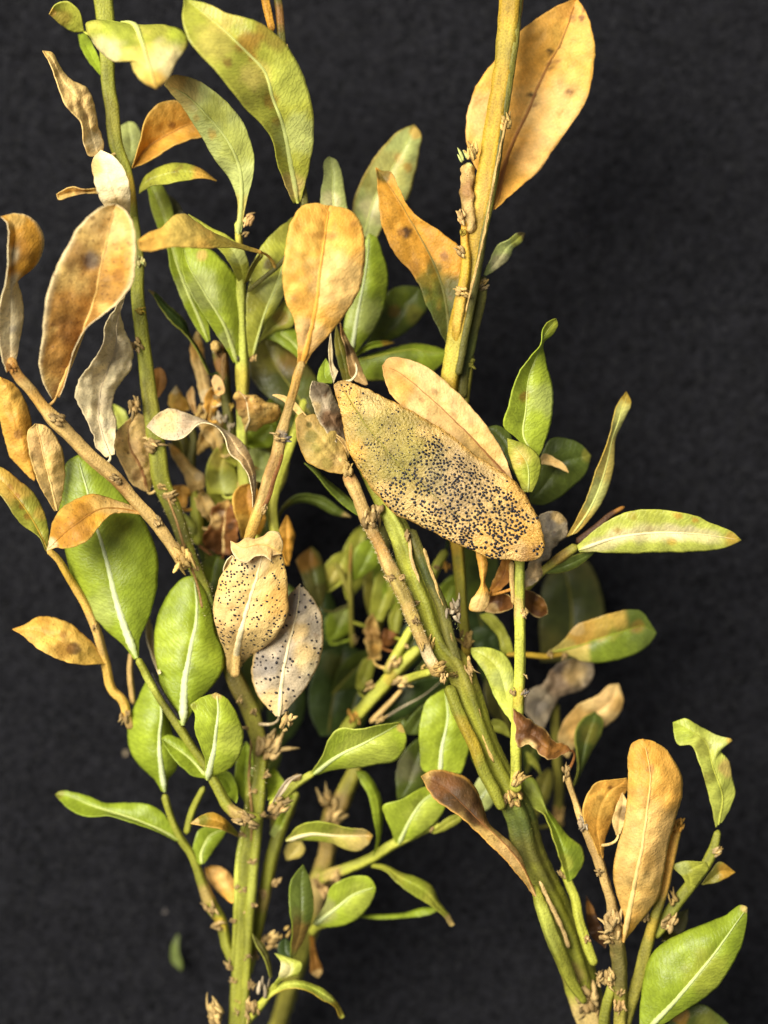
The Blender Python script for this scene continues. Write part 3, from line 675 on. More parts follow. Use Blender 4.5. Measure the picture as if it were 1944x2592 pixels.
# orange leaf of the dead twig
leaf('e', '600,1000 600,880 580,740 530,620 510,480 530,300 560,150 620,60 700,35 790,48', '650,1000 690,930 800,810 900,680 970,560 1000,400 1000,260 980,160 930,85 870,60 790,48', '625,1005 675,820 720,600 740,400 770,200 790,48', (785, 820, 840, 800), (15, -15), 'orange',
     [(650, 250, 170, 'gold', .5), (850, 500, 200, 'tan', .7), (660, 820, 120, 'pinktan', .8), (640, 980, 60, 'rust', .6), (880, 130, 140, 'amber', .6), (600, 130, 90, 'amber', .5), (760, 230, 30, 'rust', .6, (.35, 90)), (570, 330, 30, 'amber', .8), (580, 600, 26, 'rust', .5), (940, 160, 26, 'rust', .6)], rib='amber', rw=4.5, mat='dead', nu=10, wob=6, label='broad orange leaf on the dead twig', edge='gold', rimw=.07)

scales('d', 320, 1320, 742, 75, 200, 5); scales('d', 80, 1030, 790, 50, 60, 3, core=True, c=('rust', 'brown'))
scales('g', 680, 255, 705, 60, 200, 5); scales('g', 945, 520, 670, 55, 250, 5); scales('g', 1110, 760, 650, 110, 70, 10, c=('cream', 'scaled')); scales('g', 1090, 680, 655, 70, 250, 6)
scales('e', 480, 1430, 760, 55, 190, 4); scales('e', 545, 1440, 755, 50, 0, 3, c=('dgrey', 'dgrey')); scales('o', 920, 560, 745, 70, 300, 5)
scales('d', 850, 400, 620, 60, 80, 4, c=('pale', 'scale')); scales('d', 830, 900, 610, 60, 60, 5); scales('d', 850, 680, 612, 45, 0, 3, c=('ystem', 'olive'))
scales('d', 930, 1500, 612, 80, 30, 7); scales('d', 800, 1230, 600, 80, 250, 6); scales('g', 1030, 370, 610, 70, 350, 6); scales('g', 960, 310, 625, 40, 200, 4, c=('white', 'scale'))
scales('j', 1220, 880, 575, 90, 200, 9); scales('j', 1390, 440, 610, 130, 300, 16, spread=1.1, length=1.3); scales('j', 1490, 290, 640, 80, 300, 9, c=('tan', 'scaled'))
scales('j', 1020, 1400, 470, 70, 240, 6); scales('j', 1080, 1520, 450, 60, 0, 5); scales('j', 1420, 820, 560, 90, 290, 8)
scales('q', 480, 590, 545, 55, 0, 4); scales('q', 160, 1530, 480, 190, 240, 9, spread=.5, c=('tan', 'scaled'), length=1.2); scales('q', 380, 1440, 520, 60, 90, 3, c=('white', 'scale'), core=False)
scales('q', 370, 1560, 520, 60, 90, 4, core=False); scales('q', 510, 1520, 480, 130, 260, 9); scales('q', 290, 1090, 470, 70, 240, 6); scales('q', 540, 980, 470, 80, 270, 7); scales('q', 510, 1280, 460, 70, 260, 5)
for u_, v_, a_ in ((588, 2330, 200), (612, 2250, 190), (646, 2290, 340), (640, 2180, 350), (590, 2420, 210), (630, 2420, 340), (612, 2110, 200), (668, 2060, 340), (640, 2000, 200), (676, 1960, 330), (618, 1840, 210), (668, 1880, 300), (590, 2480, 190), (560, 1600, 30), (500, 1440, 20), (610, 1770, 300), (640, 1800, 250)):
    scales('s', u_, v_, 500, 13 + (u_ % 7), a_, 4)
scales('q', 620, 400, 430, 80, 250, 6); scales('q', 750, 300, 410, 80, 300, 5); scales('q', 380, 350, 520, 50, 260, 4)
scales('o', 1, 1080, 660, 70, 250, 7, c=('cream', 'rust')); scales('g', 1200, 1120, 600, 50, 60, 4, c=('white', 'pinktan'), core=False)
scales('b', 520, 300, 640, 50, 230, 4, c=('white', 'scale'))
hairs('s', '625,2180,24 634,2080,20 650,2000,19 660,1940,19', (540, 560, 580), 90, 6)
hairs('s', '536,1560,18 519,1501,18 478,1398,18 443,1300,22 409,1218,25', (585, 590, 595), 160, 6)

# ================================================================ slender yellow twig, loose beside it
sprig('slender yellow twig with orange and yellow-green leaves beside the large green leaf', (328, 1840, 500))
stem('s', '334,1846,11 322,1815,11 308,1770,11 287,1750,11 266,1678,11 240,1585,11 211,1522,10 173,1459,9 143,1412,8 120,1390,8', (490, 510, 540, 570, 600, 640), c='gold', speck=.4, pt=[(250, 1600, 60, 'tstem', .7), (330, 1830, 30, 'tstem', .9), (170, 1450, 40, 'ystem', .7)])
stem('g', '800,1620,16 780,1400,17 785,1300,14', (480, 500), c='tstem', name='twig')
scales('j', 510, 280, 510, 60, 100, 5); scales('g', 570, 1150, 590, 30, 280, 3)
leaf('g', '205,280 120,200 60,120 20,0 0,-100 -20,-250 0,-345', '215,260 215,180 200,60 190,-60 150,-200 80,-310 0,-345', None, (620, 660, 690), (-10, -40), 'orange', [(100, -50, 120, 'amber', .6), (110, 0, 30, 'brown', .6), (60, -200, 90, 'gold', .6), (180, 150, 80, 'amber', .6)], mat='dead', speck=.3, edge='gold', rimw=.15)
leaf('g', '330,460 250,330 200,200 170,50 170,-30 210,-65', '350,450 380,340 390,200 370,80 320,-10 260,-60 210,-65', '340,455 300,280 260,120 220,-40 210,-65', (640, 670, 690), (20, -30), 'tan', [(220, 60, 90, 'pinktan', .7), (320, 200, 100, 'sand', .6), (240, 130, 40, 'brown', .3)], rib='tan', rw=2, mat='dead', speck=.35, edge='sand', rimw=.12)
leaf('g', '275,700 240,620 130,540 80,480 30,400 -20,330 -70,200', '295,680 290,580 260,460 200,350 120,280 50,220 0,195 -70,200', '285,690 200,520 100,380 -70,200', (620, 650, 660), (15, -25), 'olive', [(180, 520, 120, 'ygreen', .7), (60, 290, 120, 'gold', .7), (100, 370, 22, 'rust', .8), (130, 430, 20, 'rust', .8), (160, 490, 24, 'rust', .7), (60, 320, 22, 'rust', .7), (250, 470, 50, 'gold', .6)], rib='ystem', rw=2, speck=.2)
leaf('g', '630,1360 580,1280 500,1200 420,1130 350,1105 220,1100 150,1140 75,1165', '630,1375 520,1380 400,1365 300,1330 220,1280 140,1210 75,1170', '630,1370 500,1300 350,1230 200,1170 75,1167', (580, 610, 590), (-20, 20), 'gold', [(440, 1285, 45, 'dkbrown', .85), (380, 1290, 60, 'rust', .6), (250, 1140, 60, 'amber', .6), (110, 1170, 50, 'orange', .8), (380, 1200, 22, 'rust', .7)], mat='dead', speck=.35, label='yellow leaf with a dark brown blotch')
# ================================================================ the central sprig
sprig('central boxwood sprig of slim green shoots with yellow-green leaves behind the orange leaf', (640, 1420, 400))
stem('s', '650,1420,14 640,1320,16 622,1220,17 613,1120,13 614,1060,14 614,1000,15 614,940,17 614,880,11 612,800,10 610,720,12 608,670,9 605,610,9 601,560,7', (420, 440, 470, 490, 510, 530, 550, 570), c='lime', pt=[(614, 960, 40, 'ystem', .6), (610, 640, 60, 'ystem', .7), (620, 1220, 70, 'olive', .5), (614, 1060, 30, 'dkolive', .5)])
stem('m', '800,1250,50 760,950,50 720,700,55 690,450,62 650,200,75 620,60,70', (430, 450, 470, 480), c='dkolive', name='twig', pt=[(690, 300, 130, 'brown', .7), (600, 120, 70, 'cream', .5), (640, 600, 70, 'olive', .5)], speck=.8, rough=.12)
stem('m', '610,170,48 605,110,50 595,50,45', (520, 525), c='sand', name='cut_end', speck=.1)
stem('m', '700,180,20 680,330,22 690,480,20', (545, 540), c='scaled', name='bark_seam_or_shade', speck=.8, rough=.3)
stem('b', '470,-60,22 490,60,24 500,200,24 560,600,22 600,1000,22 640,1250,22 560,1500,16 300,1750,14', (640, 640, 620, 600, 570), c='dkolive', name='twig', pt=[(500, 100, 80, 'brown', .7)])
stem('b', '395,-60,22 420,60,24 450,190,20', (655, 650), c='amber', name='twig', pt=[(450, 190, 40, 'rust', .6)])
stem('s', '770,1010,9 745,1100,11 715,1180,12 690,1280,12 700,1380,12', (480, 460, 440), c='ygreen', name='twig', pt=[(700, 1300, 50, 'olive', .6)])
stem('m', '400,1659,40 350,1300,45 380,1100,40 330,900,35', (400, 380), c='dkolive', name='twig')
stem('o', '220,950,60 200,700,60 180,450,45 140,250,40', (390, 400), c='ygreen', name='twig')
leaf('a', '1415,1400 1425,1200 1380,1080 1300,970 1210,820 1100,650 1040,570 985,510', '1445,1400 1480,1200 1520,1050 1525,950 1480,780 1380,630 1250,520 1120,460 1030,455 985,510', '1430,1400 1450,1200 1440,1020 1370,850 1230,680 1100,560 985,510', (600, 660, 740, 800), (-15, 15), 'pale', [(1100, 540, 130, 'sand', .6), (1430, 850, 140, 'lime', .6), (1430, 1250, 90, 'yellow', .7), (1270, 800, 30, 'amber', .5), (1180, 710, 22, 'amber', .4), (1050, 480, 70, 'amber', .5), (1300, 650, 100, 'ygreen', .7)], rib='pale', rw=4, label='long yellow-green leaf curving over')
leaf('b', '575,1220 520,1090 480,980 440,820 380,740 300,660 200,540 120,440 20,330 -40,260 -90,130 -80,-10', '620,1210 650,1090 690,900 695,700 650,500 600,380 540,280 450,190 400,150 300,110 180,80 60,25 -80,-10', '600,1215 560,1000 500,720 450,590 400,430 280,300 130,160 -80,-10', (610, 700, 790, 860, 880), (35, 5), 'ygreen',
     [(560, 500, 160, 'lime', .8), (600, 800, 140, 'pale', .7), (300, 520, 140, 'olive', .45), (100, 260, 130, 'yellow', .5), (310, 250, 60, 'rust', .75, (.6, 70)), (330, 340, 34, 'rust', .7), (175, 370, 30, 'brown', .6), (440, 600, 50, 'rust', .6), (480, 250, 60, 'brown', .5), (400, 170, 60, 'rust', .5), (150, 70, 120, 'yellow', .6), (560, 1120, 80, 'tan', .6), (470, 720, 30, 'rust', .5), (350, 450, 90, 'yellow', .6)], rib='pale', rw=5, speck=.25, nu=10, nv=52, label='very large arching leaf, yellow-green with brown stains')
leaf('b', '780,1400 740,1260 740,1150 760,1050 765,960 790,940', '900,1400 900,1270 880,1150 855,1010 830,960 790,940', None, (540, 560), (10, -15), 'pale', [(800, 1200, 60, 'cream', .5)], rib='pale', rw=2)
leaf('d', '1570,320 1420,270 1280,210 1180,150 1110,100 1050,110 970,180 880,220 830,260', '1570,340 1400,300 1250,305 1130,300 1000,300 900,325 840,310 830,260', '1570,330 1400,285 1200,240 1000,230 830,265', (660, 780, 880, 940), (-40, 20), 'gold', [(1100, 170, 140, 'yellow', .5), (1400, 290, 130, 'olive', .7), (880, 270, 80, 'orange', .6)], mat='dead', label='golden leaf pointing out of the sprig')
leaf('d', '1430,500 1390,420 1340,340 1270,260 1200,170 1130,100', '1490,490 1490,400 1440,290 1380,240 1280,190 1200,140 1130,100', None, (600, 600), (10, -10), 'ygreen', [(1440, 350, 60, 'pale', .7)])
leaf('d', '1460,520 1500,420 1560,330', '1490,500 1540,400 1575,340 1560,330', None, (590, 600), (10, -10), 'olive')
leaf('d', '1240,870 1150,740 1080,580 1020,420 1005,310 940,160 895,20 880,-110', '1260,860 1250,760 1180,600 1130,420 1100,300 1050,150 1010,0 950,-90 880,-110', '1250,865 1200,740 1120,560 1060,400 1020,250 960,60 880,-110', (490, 500, 500, 480), (10, -15), 'bright', [(960, 60, 100, 'lime', .5), (1100, 560, 80, 'pale', .5)], rib='pale', rw=3)
leaf('d', '1400,990 1370,930 1290,810 1180,640 1110,500 1085,380 1100,300', '1440,990 1430,850 1430,600 1410,470 1340,380 1260,310 1170,270 1100,300', '1420,990 1350,780 1220,560 1130,400 1100,300', (540, 560, 570, 550), (15, -25), 'bright', [(1220, 550, 120, 'pale', .7), (1210, 350, 40, 'sand', .8), (1380, 550, 80, 'green', .6), (1350, 850, 60, 'pale', .7)], rib='pale', rw=4, label='light green leaf with a small tan scar')
leaf('d', '1250,1060 1150,870 1090,800 1020,740 960,660 920,590 890,555', '1255,1040 1200,920 1140,820 1110,740 1050,680 980,620 930,570 890,555', None, (500, 520, 530), (8, -30), 'deep', [(900, 570, 30, 'tan', .7)], edge='ygreen', rimw=.25)
leaf('e', '310,960 290,760 300,560 340,380 400,270 480,190 570,120', '350,930 380,800 450,700 510,600 560,520 640,420 640,250 570,120', '330,950 400,700 480,500 540,300 570,120', (540, 530, 520), (15, -20), 'ygreen', [(430, 400, 45, 'dkbrown', .8), (350, 600, 90, 'olive', .5), (460, 550, 90, 'pale', .6), (520, 200, 80, 'olive', .6)], rib='pale', rw=2.5)
leaf('e', '900,930 880,800 920,600 980,400 1000,270 1030,215', '950,930 1020,840 1090,730 1130,600 1140,450 1110,340 1070,240 1030,215', '925,930 960,700 1000,500 1020,350 1030,215', (480, 500, 500), (-5, -25), 'green', [(1000, 700, 120, 'pale', .5), (1080, 480, 80, 'bright', .5)], rib='white', rw=4, label='green leaf with pale midrib beside the orange leaf')
leaf('e', '1000,900 1060,780 1120,620 1150,560 1250,530 1330,540', '1040,900 1150,860 1260,800 1340,720 1380,660 1370,590 1330,540', None, (400, 390), (10, -20), 'dkgreen', [(1200, 600, 70, 'green', .6), (1180, 680, 40, 'rust', .4), (1300, 700, 60, 'olive', .6)])
leaf('e', '960,970 1050,940 1160,910 1270,880 1400,890 1520,930', '960,990 1000,1080 1100,1100 1250,1060 1400,1050 1520,930', '960,975 1050,960 1160,935 1290,915 1400,930 1520,930', (440, 450, 440), (-20, -20), 'green', [(1200, 1020, 150, 'dkgreen', .5)], edge='ygreen', rimw=.12, rib='ygreen', rw=2)
leaf('e', '940,950 1020,880 1100,860 1180,870', '940,960 1040,905 1110,890 1180,872', None, (460, 450), (5, 5), 'green', [(1150, 870, 50, 'rust', .7)])
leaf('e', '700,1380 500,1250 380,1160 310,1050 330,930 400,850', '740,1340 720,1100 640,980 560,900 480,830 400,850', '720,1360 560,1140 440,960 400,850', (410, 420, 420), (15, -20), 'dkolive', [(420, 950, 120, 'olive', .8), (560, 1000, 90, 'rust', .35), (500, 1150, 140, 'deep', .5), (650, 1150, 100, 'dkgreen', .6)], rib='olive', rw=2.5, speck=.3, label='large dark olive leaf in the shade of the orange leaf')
leaf('e', '650,1000 480,870 400,830 450,790 540,775', '660,940 620,830 590,790 540,775', None, (450, 450), (5, -5), 'green', rib='pale', rw=3)
leaf('e', '370,860 420,740 500,640 560,560', '380,860 470,800 570,770 600,700 560,560', None, (470, 470), (5, -5), 'ygreen', [(500, 720, 50, 'rust', .5)])
leaf('e', '285,1410 265,1330 240,1300 235,1230 215,1180 245,1155', '300,1400 370,1395 410,1360 470,1340 500,1290 480,1240 420,1230 380,1195 330,1185 290,1190 245,1155', '285,1405 310,1320 305,1260 285,1200 245,1155', (560, 590, 580), (-30, -40), 'sand', [(265, 1230, 60, 'brown', .75), (270, 1300, 30, 'dkbrown', .7), (360, 1240, 60, 'rust', .5), (470, 1310, 60, 'orange', .7), (400, 1350, 50, 'amber', .5)], rib='cream', rw=2, mat='dead', speck=.8, wob=20, ragged=2.2, label='crumpled brown scrap of leaf on the green shoot')
leaf('d', '925,1220 915,1100 930,1030 960,1020', '960,1190 1000,1090 995,1050 960,1020', None, (480, 470), (5, 5), 'rust', mat='dead')
leaf('a', '1000,1290 970,1200 990,1150', '1120,1300 1060,1210 990,1150', None, (440, 430), (5, 5), 'dkolive')
leaf('d', '720,1420 690,1330 680,1240', '780,1350 740,1270 680,1240', None, (430, 420), (5, 5), 'lime')
# tan and yellow leaves low behind
leaf('m', '520,1659 500,1450 560,1250 650,1150 730,1130', '870,1659 850,1500 800,1350 760,1200 730,1130', '680,1659 640,1450 690,1250 730,1130', (400, 400), (20, -20), 'ygreen', [(640, 1300, 120, 'yellow', .6), (570, 1480, 100, 'dkolive', .6), (700, 1560, 120, 'pale', .5)])
leaf('m', '980,1500 950,1350 960,1200 1020,1150', '1100,1540 1160,1450 1180,1250 1020,1150', None, (380, 380), (10, -10), 'pale', [(1080, 1300, 90, 'green', .5)])
leaf('m', '920,1150 900,1000 1000,940 1200,920', '1000,1180 1200,1150 1260,1050 1200,920', None, (400, 400), (5, -5), 'green')
leaf('o', '400,1050 280,950 270,850 370,700 350,600 440,500 530,470', '560,1060 640,900 620,700 590,550 530,470', '480,1050 480,850 500,650 530,470', (420, 440, 430), (20, 20), 'brown', [(400, 700, 90, 'tan', .7), (560, 750, 50, 'dkbrown', .9), (400, 950, 100, 'dkbrown', .6), (490, 520, 60, 'sand', .8), (460, 620, 50, 'grey', .5)], rib='tan', rw=3, mat='dead', speck=.8, wob=22, ragged=2.5, label='wrinkled brown dead leaf low in the sprig')
leaf('m', '330,1659 260,1450 150,1250 110,1130', '480,1600 490,1480 380,1380 250,1230 160,1150 110,1130', None, (430, 440), (10, -20), 'tan', [(430, 1480, 60, 'grey', .6), (180, 1200, 60, 'amber', .6)], mat='dead')
leaf('m', '200,800 110,740 120,650 190,520', '330,780 320,700 250,620 190,520', None, (410, 430), (-15, -15), 'gold', [(190, 560, 60, 'cream', .7), (230, 740, 80, 'amber', .6)], mat='dead')
leaf('m', '450,700 400,450 340,200 370,0 430,-80', '560,700 540,480 500,300 470,100 430,-80', None, (430, 430), (5, -20), 'tan', [(380, 150, 120, 'orange', .7), (500, 650, 100, 'cream', .6)], mat='dead')
leaf('m', '400,850 340,750 300,620 360,530', '430,830 390,700 385,600 360,530', None, (420, 430), (5, 5), 'pinktan', mat='dead', wob=10)
leaf('m', '430,860 470,740 540,650', '590,880 580,760 540,650', None, (420, 430), (5, 5), 'cream', [(560, 800, 60, 'gold', .7)], mat='dead', wob=12)
leaf('m', '560,480 600,410 640,430 690,600 650,620', '600,610 640,640 650,620', None, (520, 530), (8, 8), 'pinktan', [(640, 560, 25, 'black', .8), (620, 590, 30, 'amber', .7)], mat='dead', wob=8)
leaf('m', '190,1659 150,1590 260,1570', '330,1659 310,1590 260,1570', None, (420, 420), (5, 5), 'orange', mat='dead')
leaf('o', '100,900 60,700 20,590', '170,880 190,780 130,680 20,590', None, (420, 420), (5, -5), 'lime', [(130, 800, 60, 'pale', .6)])
leaf('o', '20,560 -20,400 30,330', '90,560 100,420 30,330', None, (420, 420), (5, -5), 'orange', mat='dead')
leaf('o', '670,890 630,720 580,560 575,440 640,340 740,305', '860,850 920,700 900,520 850,380 740,305', None, (500, 520, 510), (20, -20), 'amber', [(700, 500, 120, 'rust', .6), (800, 400, 80, 'brown', .4), (660, 700, 90, 'gold', .6)], mat='dead', edge='gold', rimw=.16, label='amber leaf behind the dead twig')
leaf('o', '1140,1150 1080,1000 1060,850 1100,720 1150,640', '1180,1120 1210,960 1230,850 1190,720 1150,640', None, (430, 440), (10, -10), 'amber', [(1140, 800, 80, 'orange', .6)], mat='dead')
leaf('h', '450,660 520,420 600,360 740,370 860,450 920,495', '470,680 530,440 620,405 720,430 820,480 920,495', None, (380, 380), (10, -20), 'dkgreen', [(520, 450, 60, 'olive', .6), (900, 490, 40, 'tan', .7)])
scales('m', 650, 140, 500, 110, 270, 4, c=('scaled', 'brown')); scales('m', 620, 620, 520, 70, 270, 4); scales('m', 770, 740, 500, 60, 300, 4, c=('gold', 'olive')); scales('m', 660, 850, 500, 130, 250, 6, c=('grey', 'scaled'), core=False)
scales('m', 470, 800, 430, 130, 290, 8, c=('cream', 'tan')); scales('m', 830, 240, 560, 50, 80, 3, c=('dgrey', 'dkolive')); scales('m', 1000, 220, 560, 70, 280, 4, c=('tan', 'brown')); scales('m', 760, 930, 520, 90, 270, 5, c=('grey', 'dgrey'), core=False)
scales('b', 310, 1310, 600, 60, 300, 6, c=('pinktan', 'brown'), spread=.35, name='bud'); scales('b', 300, 1400, 590, 30, 330, 3)

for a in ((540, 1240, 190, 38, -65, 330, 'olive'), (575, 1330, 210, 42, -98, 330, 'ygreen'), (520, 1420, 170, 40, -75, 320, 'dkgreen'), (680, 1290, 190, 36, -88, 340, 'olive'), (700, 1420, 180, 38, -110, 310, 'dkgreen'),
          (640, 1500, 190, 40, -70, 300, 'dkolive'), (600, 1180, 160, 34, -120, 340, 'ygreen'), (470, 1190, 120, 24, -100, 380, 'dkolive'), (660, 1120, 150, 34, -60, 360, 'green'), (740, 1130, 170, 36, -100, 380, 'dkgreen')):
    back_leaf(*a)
for a in ((560, 1150, 130, 26, -110, 400, 'tan'), (500, 1150, 110, 22, -60, 400, 'sand'), (530, 1060, 90, 18, -80, 430, 'orange'), (600, 1290, 120, 24, -60, 380, 'sand'), (545, 1330, 110, 22, -120, 380, 'tan')):
    back_leaf(*a, rib='sand', mat='dead', wob=14, ragged=1.8, speck=.4)

# ================================================================ sprigs on the far side of the cloth
sprig('upright yellow-stemmed boxwood shoot backed by a big orange leaf with a dark midrib', (1185, 1660, 460))
stem('s', '1185,1660,12 1172,1560,13 1167,1480,14 1160,1400,15 1146,1300,17 1132,1200,20 1128,1080,22 1140,960,22 1158,850,24 1185,720,24 1206,591,25 1223,506,25 1240,401,25 1257,295,25 1274,190,25 1287,84,27 1296,-30,30', (460, 480, 510, 550, 590, 610, 630, 645, 655, 662, 670), c='ystem', ridge=.16, twist=.5, speck=.35,
     pt=[(1295, 120, 60, 'olive', .5), (1250, 500, 60, 'gold', .5), (1205, 700, 60, 'olive', .4), (1150, 900, 60, 'lime', .4), (1165, 1520, 120, 'stem', .8)], label='upright yellow-olive stem')
stem('s', '1314,-30,13 1303,90,12 1289,200,12 1274,300,11 1257,410,11 1240,510,11 1222,600,11 1202,720,11 1176,850,11 1158,950,10', (682, 676, 668, 660, 648, 630, 612), c='dkolive', name='stem_ridge', ridge=.04, pt=[(1290, 150, 80, 'olive', .6), (1240, 500, 80, 'olive', .5)], speck=.6)
stem('s', '1282,300,2.4 1262,400,3 1246,480,3 1230,570,3 1205,680,3 1180,790,2.4', (694, 686, 676, 662), c='tstem', name='bark_seam_or_shade', speck=.9, rough=.5)
stem('s', '1226,700,13 1208,790,14 1190,870,14 1172,945,14 1168,1010,13', (590, 580, 575), c='dkolive', name='stem_ridge', pt=[(1190, 900, 60, 'deep', .5)])
stem('s', '1154,870,13 1162,800,14 1172,730,14 1180,660,12 1176,600,10 1177,560,8', (610, 646, 655, 660), c='ystem', name='twig', pt=[(1160, 790, 40, 'gold', .8), (1177, 600, 40, 'amber', .7)])
stem('f', '320,790,22 330,700,24 345,600,22 355,540,16', (560, 570), c='olive', name='twig')
stem('s', '1192,590,15 1186,520,16 1184,470,17 1185,412,15', (655, 655), c='tstem', name='dead_stub', pt=[(1190, 480, 30, 'brown', .7), (1186, 410, 18, 'pale', .8)], speck=.9, rough=.3, label='broken dead stub with frayed top')
scales('c', 460, 920, 665, 80, 262, 9, spread=.35, c=('white', 'pale'), core=False, length=1.3, name='frayed_fibres'); scales('c', 410, 950, 660, 60, 245, 3, spread=.3, c=('pale', 'olive'), core=False, length=1.8, name='frayed_fibres')
scales('c', 395, 1300, 660, 62, 250, 7, spread=.3, c=('pinktan', 'scaled'), name='bud'); scales('c', 405, 1395, 660, 40, 270, 3, c=('ystem', 'olive'))
scales('c', 660, 720, 695, 75, 260, 4, c=('white', 'white'), spread=.25, name='bud'); scales('c', 390, 1500, 670, 55, 230, 4); scales('f', 300, 255, 665, 50, 200, 6, c=('white', 'scale')); scales('f', 420, 220, 640, 45, 330, 4, c=('white', 'dgrey')); scales('f', 360, 590, 590, 45, 10, 3, c=('olive', 'stem'))
leaf('c', '590,1260 560,1150 480,1000 430,860 430,720 460,580 540,440 620,340 740,200 850,110 960,40 1090,-10', '600,1255 740,1130 850,1040 950,900 1060,740 1140,620 1180,470 1195,260 1160,110 1120,30 1090,-10', '595,1255 680,920 780,700 900,430 1000,240 1090,-10', (540, 530, 540, 560), (22, 26), 'orange',
     [(950, 650, 220, 'tan', .55), (850, 950, 140, 'pinktan', .5), (520, 700, 150, 'pinktan', .6), (1100, 300, 180, 'gold', .7), (830, 350, 150, 'amber', .4), (1040, 60, 70, 'rust', .5), (1120, 105, 20, 'brown', .9), (1130, 60, 14, 'brown', .8), (1040, 560, 24, 'brown', .8), (935, 310, 26, 'black', .85), (970, 360, 20, 'brown', .8), (815, 575, 22, 'black', .9), (830, 630, 16, 'brown', .8), (930, 400, 20, 'dkbrown', .7), (1060, 120, 26, 'brown', .5)],
     rib='brown', rw=5, mat='dead', nu=10, nv=52, wob=7, speck=.12, label='big orange leaf with a dark midrib')
leaf('c', '530,1650 570,1560 620,1470 690,1430 750,1395 780,1400', '545,1655 620,1610 690,1540 710,1490 760,1450 780,1400', None, (590, 580, 560), (15, -15), 'pale', [(760, 1410, 40, 'dkbrown', .9), (720, 1440, 40, 'ygreen', .7), (640, 1580, 70, 'cream', .6)], mat='dead', speck=.4, wob=8)
leaf('b', '960,1400 930,1260 970,1110 1040,980 1130,860 1220,780 1300,748', '1060,1450 1150,1300 1260,1190 1300,1060 1330,900 1340,800 1300,748', '1000,1420 1060,1200 1180,990 1280,810 1300,748', (440, 440, 450), (20, -25), 'pale', [(1130, 1050, 160, 'yellow', .4), (1210, 950, 30, 'sand', .8), (1260, 1000, 30, 'amber', .6), (1000, 1080, 50, 'olive', .6), (1310, 790, 50, 'orange', .6), (1050, 1250, 90, 'cream', .5)], edge='ystem', rimw=.14, rib='pale', rw=2, speck=.15)
leaf('e', '1500,900 1420,740 1370,640 1300,470 1200,360 1130,240 1095,100 1085,0 1075,-100 1070,-180', '1530,870 1560,700 1580,500 1580,320 1480,220 1330,120 1270,60 1200,-70 1150,-160 1110,-160 1070,-180', '1510,890 1500,700 1450,480 1380,320 1290,160 1180,-20 1110,-120 1070,-180', (590, 590, 590, 600), (20, 10), 'amber',
     [(1520, 750, 250, 'deep', .95), (1400, 560, 140, 'dkgreen', .75), (1540, 560, 100, 'dkolive', .9), (1240, 215, 42, 'dkbrown', .95), (1225, 215, 24, 'rust', .8), (1270, 330, 90, 'amber', .5), (1300, 420, 50, 'rust', .5), (1180, 0, 70, 'amber', .6), (1110, -140, 50, 'dkolive', .8), (1480, 350, 26, 'brown', .7), (1420, 420, 50, 'dkolive', .7)],
     rib='dkolive', rw=3.2, mat='dead', speck=.3, nu=10, label='orange and dark green leaf with one round dark spot')
# ================================================================ the sprig with the heavily dotted leaf
sprig('boxwood sprig with thick ridged stem and a large leaf densely covered in black dots', (1520, 2640, 470))
stem('s', '1530,2660,30 1510,2610,34 1480,2520,38 1446,2397,37 1408,2301,34 1374,2230,33 1341,2158,34 1317,2067,33 1293,2015,31 1260,1948,28 1216,1850,28 1181,1742,29 1155,1682,29 1119,1640,26 1074,1531,28 1039,1440,26 1012,1350,25 977,1280,22 930,1190,18 890,1110,14', (470, 490, 520, 560, 590, 610, 620, 625, 625, 620, 610), c='stem', ridge=.17, twist=.2, speck=.6,
     pt=[(1335, 2110, 90, 'dkolive', .85), (1310, 2060, 60, 'deep', .7), (1380, 2200, 50, 'dkolive', .6), (1180, 1700, 60, 'olive', .8), (1150, 1600, 50, 'dkolive', .6), (1490, 2560, 60, 'scale', .75), (1440, 2450, 30, 'tstem', .6), (1000, 1320, 60, 'lime', .6), (1060, 1470, 60, 'ygreen', .5)], label='thick ridged green main stem', ns=18)
stem('s', '1040,1340,12 1054,1380,14 1082,1455,15 1116,1531,15 1136,1606,14 1160,1680,12', (640, 645, 645, 640), c='dkolive', name='stem_ridge', pt=[(1070, 1450, 40, 'deep', .6)], speck=.7)
stem('s', '1072,1388,3.4 1092,1450,3.6 1112,1510,3.6 1130,1570,3.4 1146,1630,3', (655, 655, 650), c='tstem', name='bark_seam_or_shade', speck=.9, rough=.4)
stem('s', '1036,1360,3.4 1042,1420,4 1056,1460,4 1064,1490,3', (655, 655, 650), c='scale', name='bark_seam_or_shade', rough=.4)
stem('s', '1186,1660,4 1192,1740,4.5 1210,1800,4.5 1226,1870,4 1250,1930,3', (640, 640, 635), c='tstem', name='bark_seam_or_shade', speck=.8, rough=.4)
stem('s', '1366,2230,4 1395,2290,4.5 1418,2340,5 1440,2400,5', (612, 600, 575), c='scale', name='bark_seam_or_shade', speck=.5, rough=.5)
stem('s', '1134,1735,14 1168,1822,15 1198,1885,15 1222,1948,15 1252,2005,15 1272,2050,11', (640, 645, 640, 630), c='stem', name='branch', pt=[(1190, 1870, 60, 'ystem', .6)], speck=.6)
stem('s', '1352,2240,8 1368,2290,15 1390,2350,17 1418,2420,18 1450,2490,15 1480,2540,8', (600, 604, 590, 570, 545), c='stem', pt=[(1385, 2340, 60, 'lime', .55)], name='branch', speck=.6)
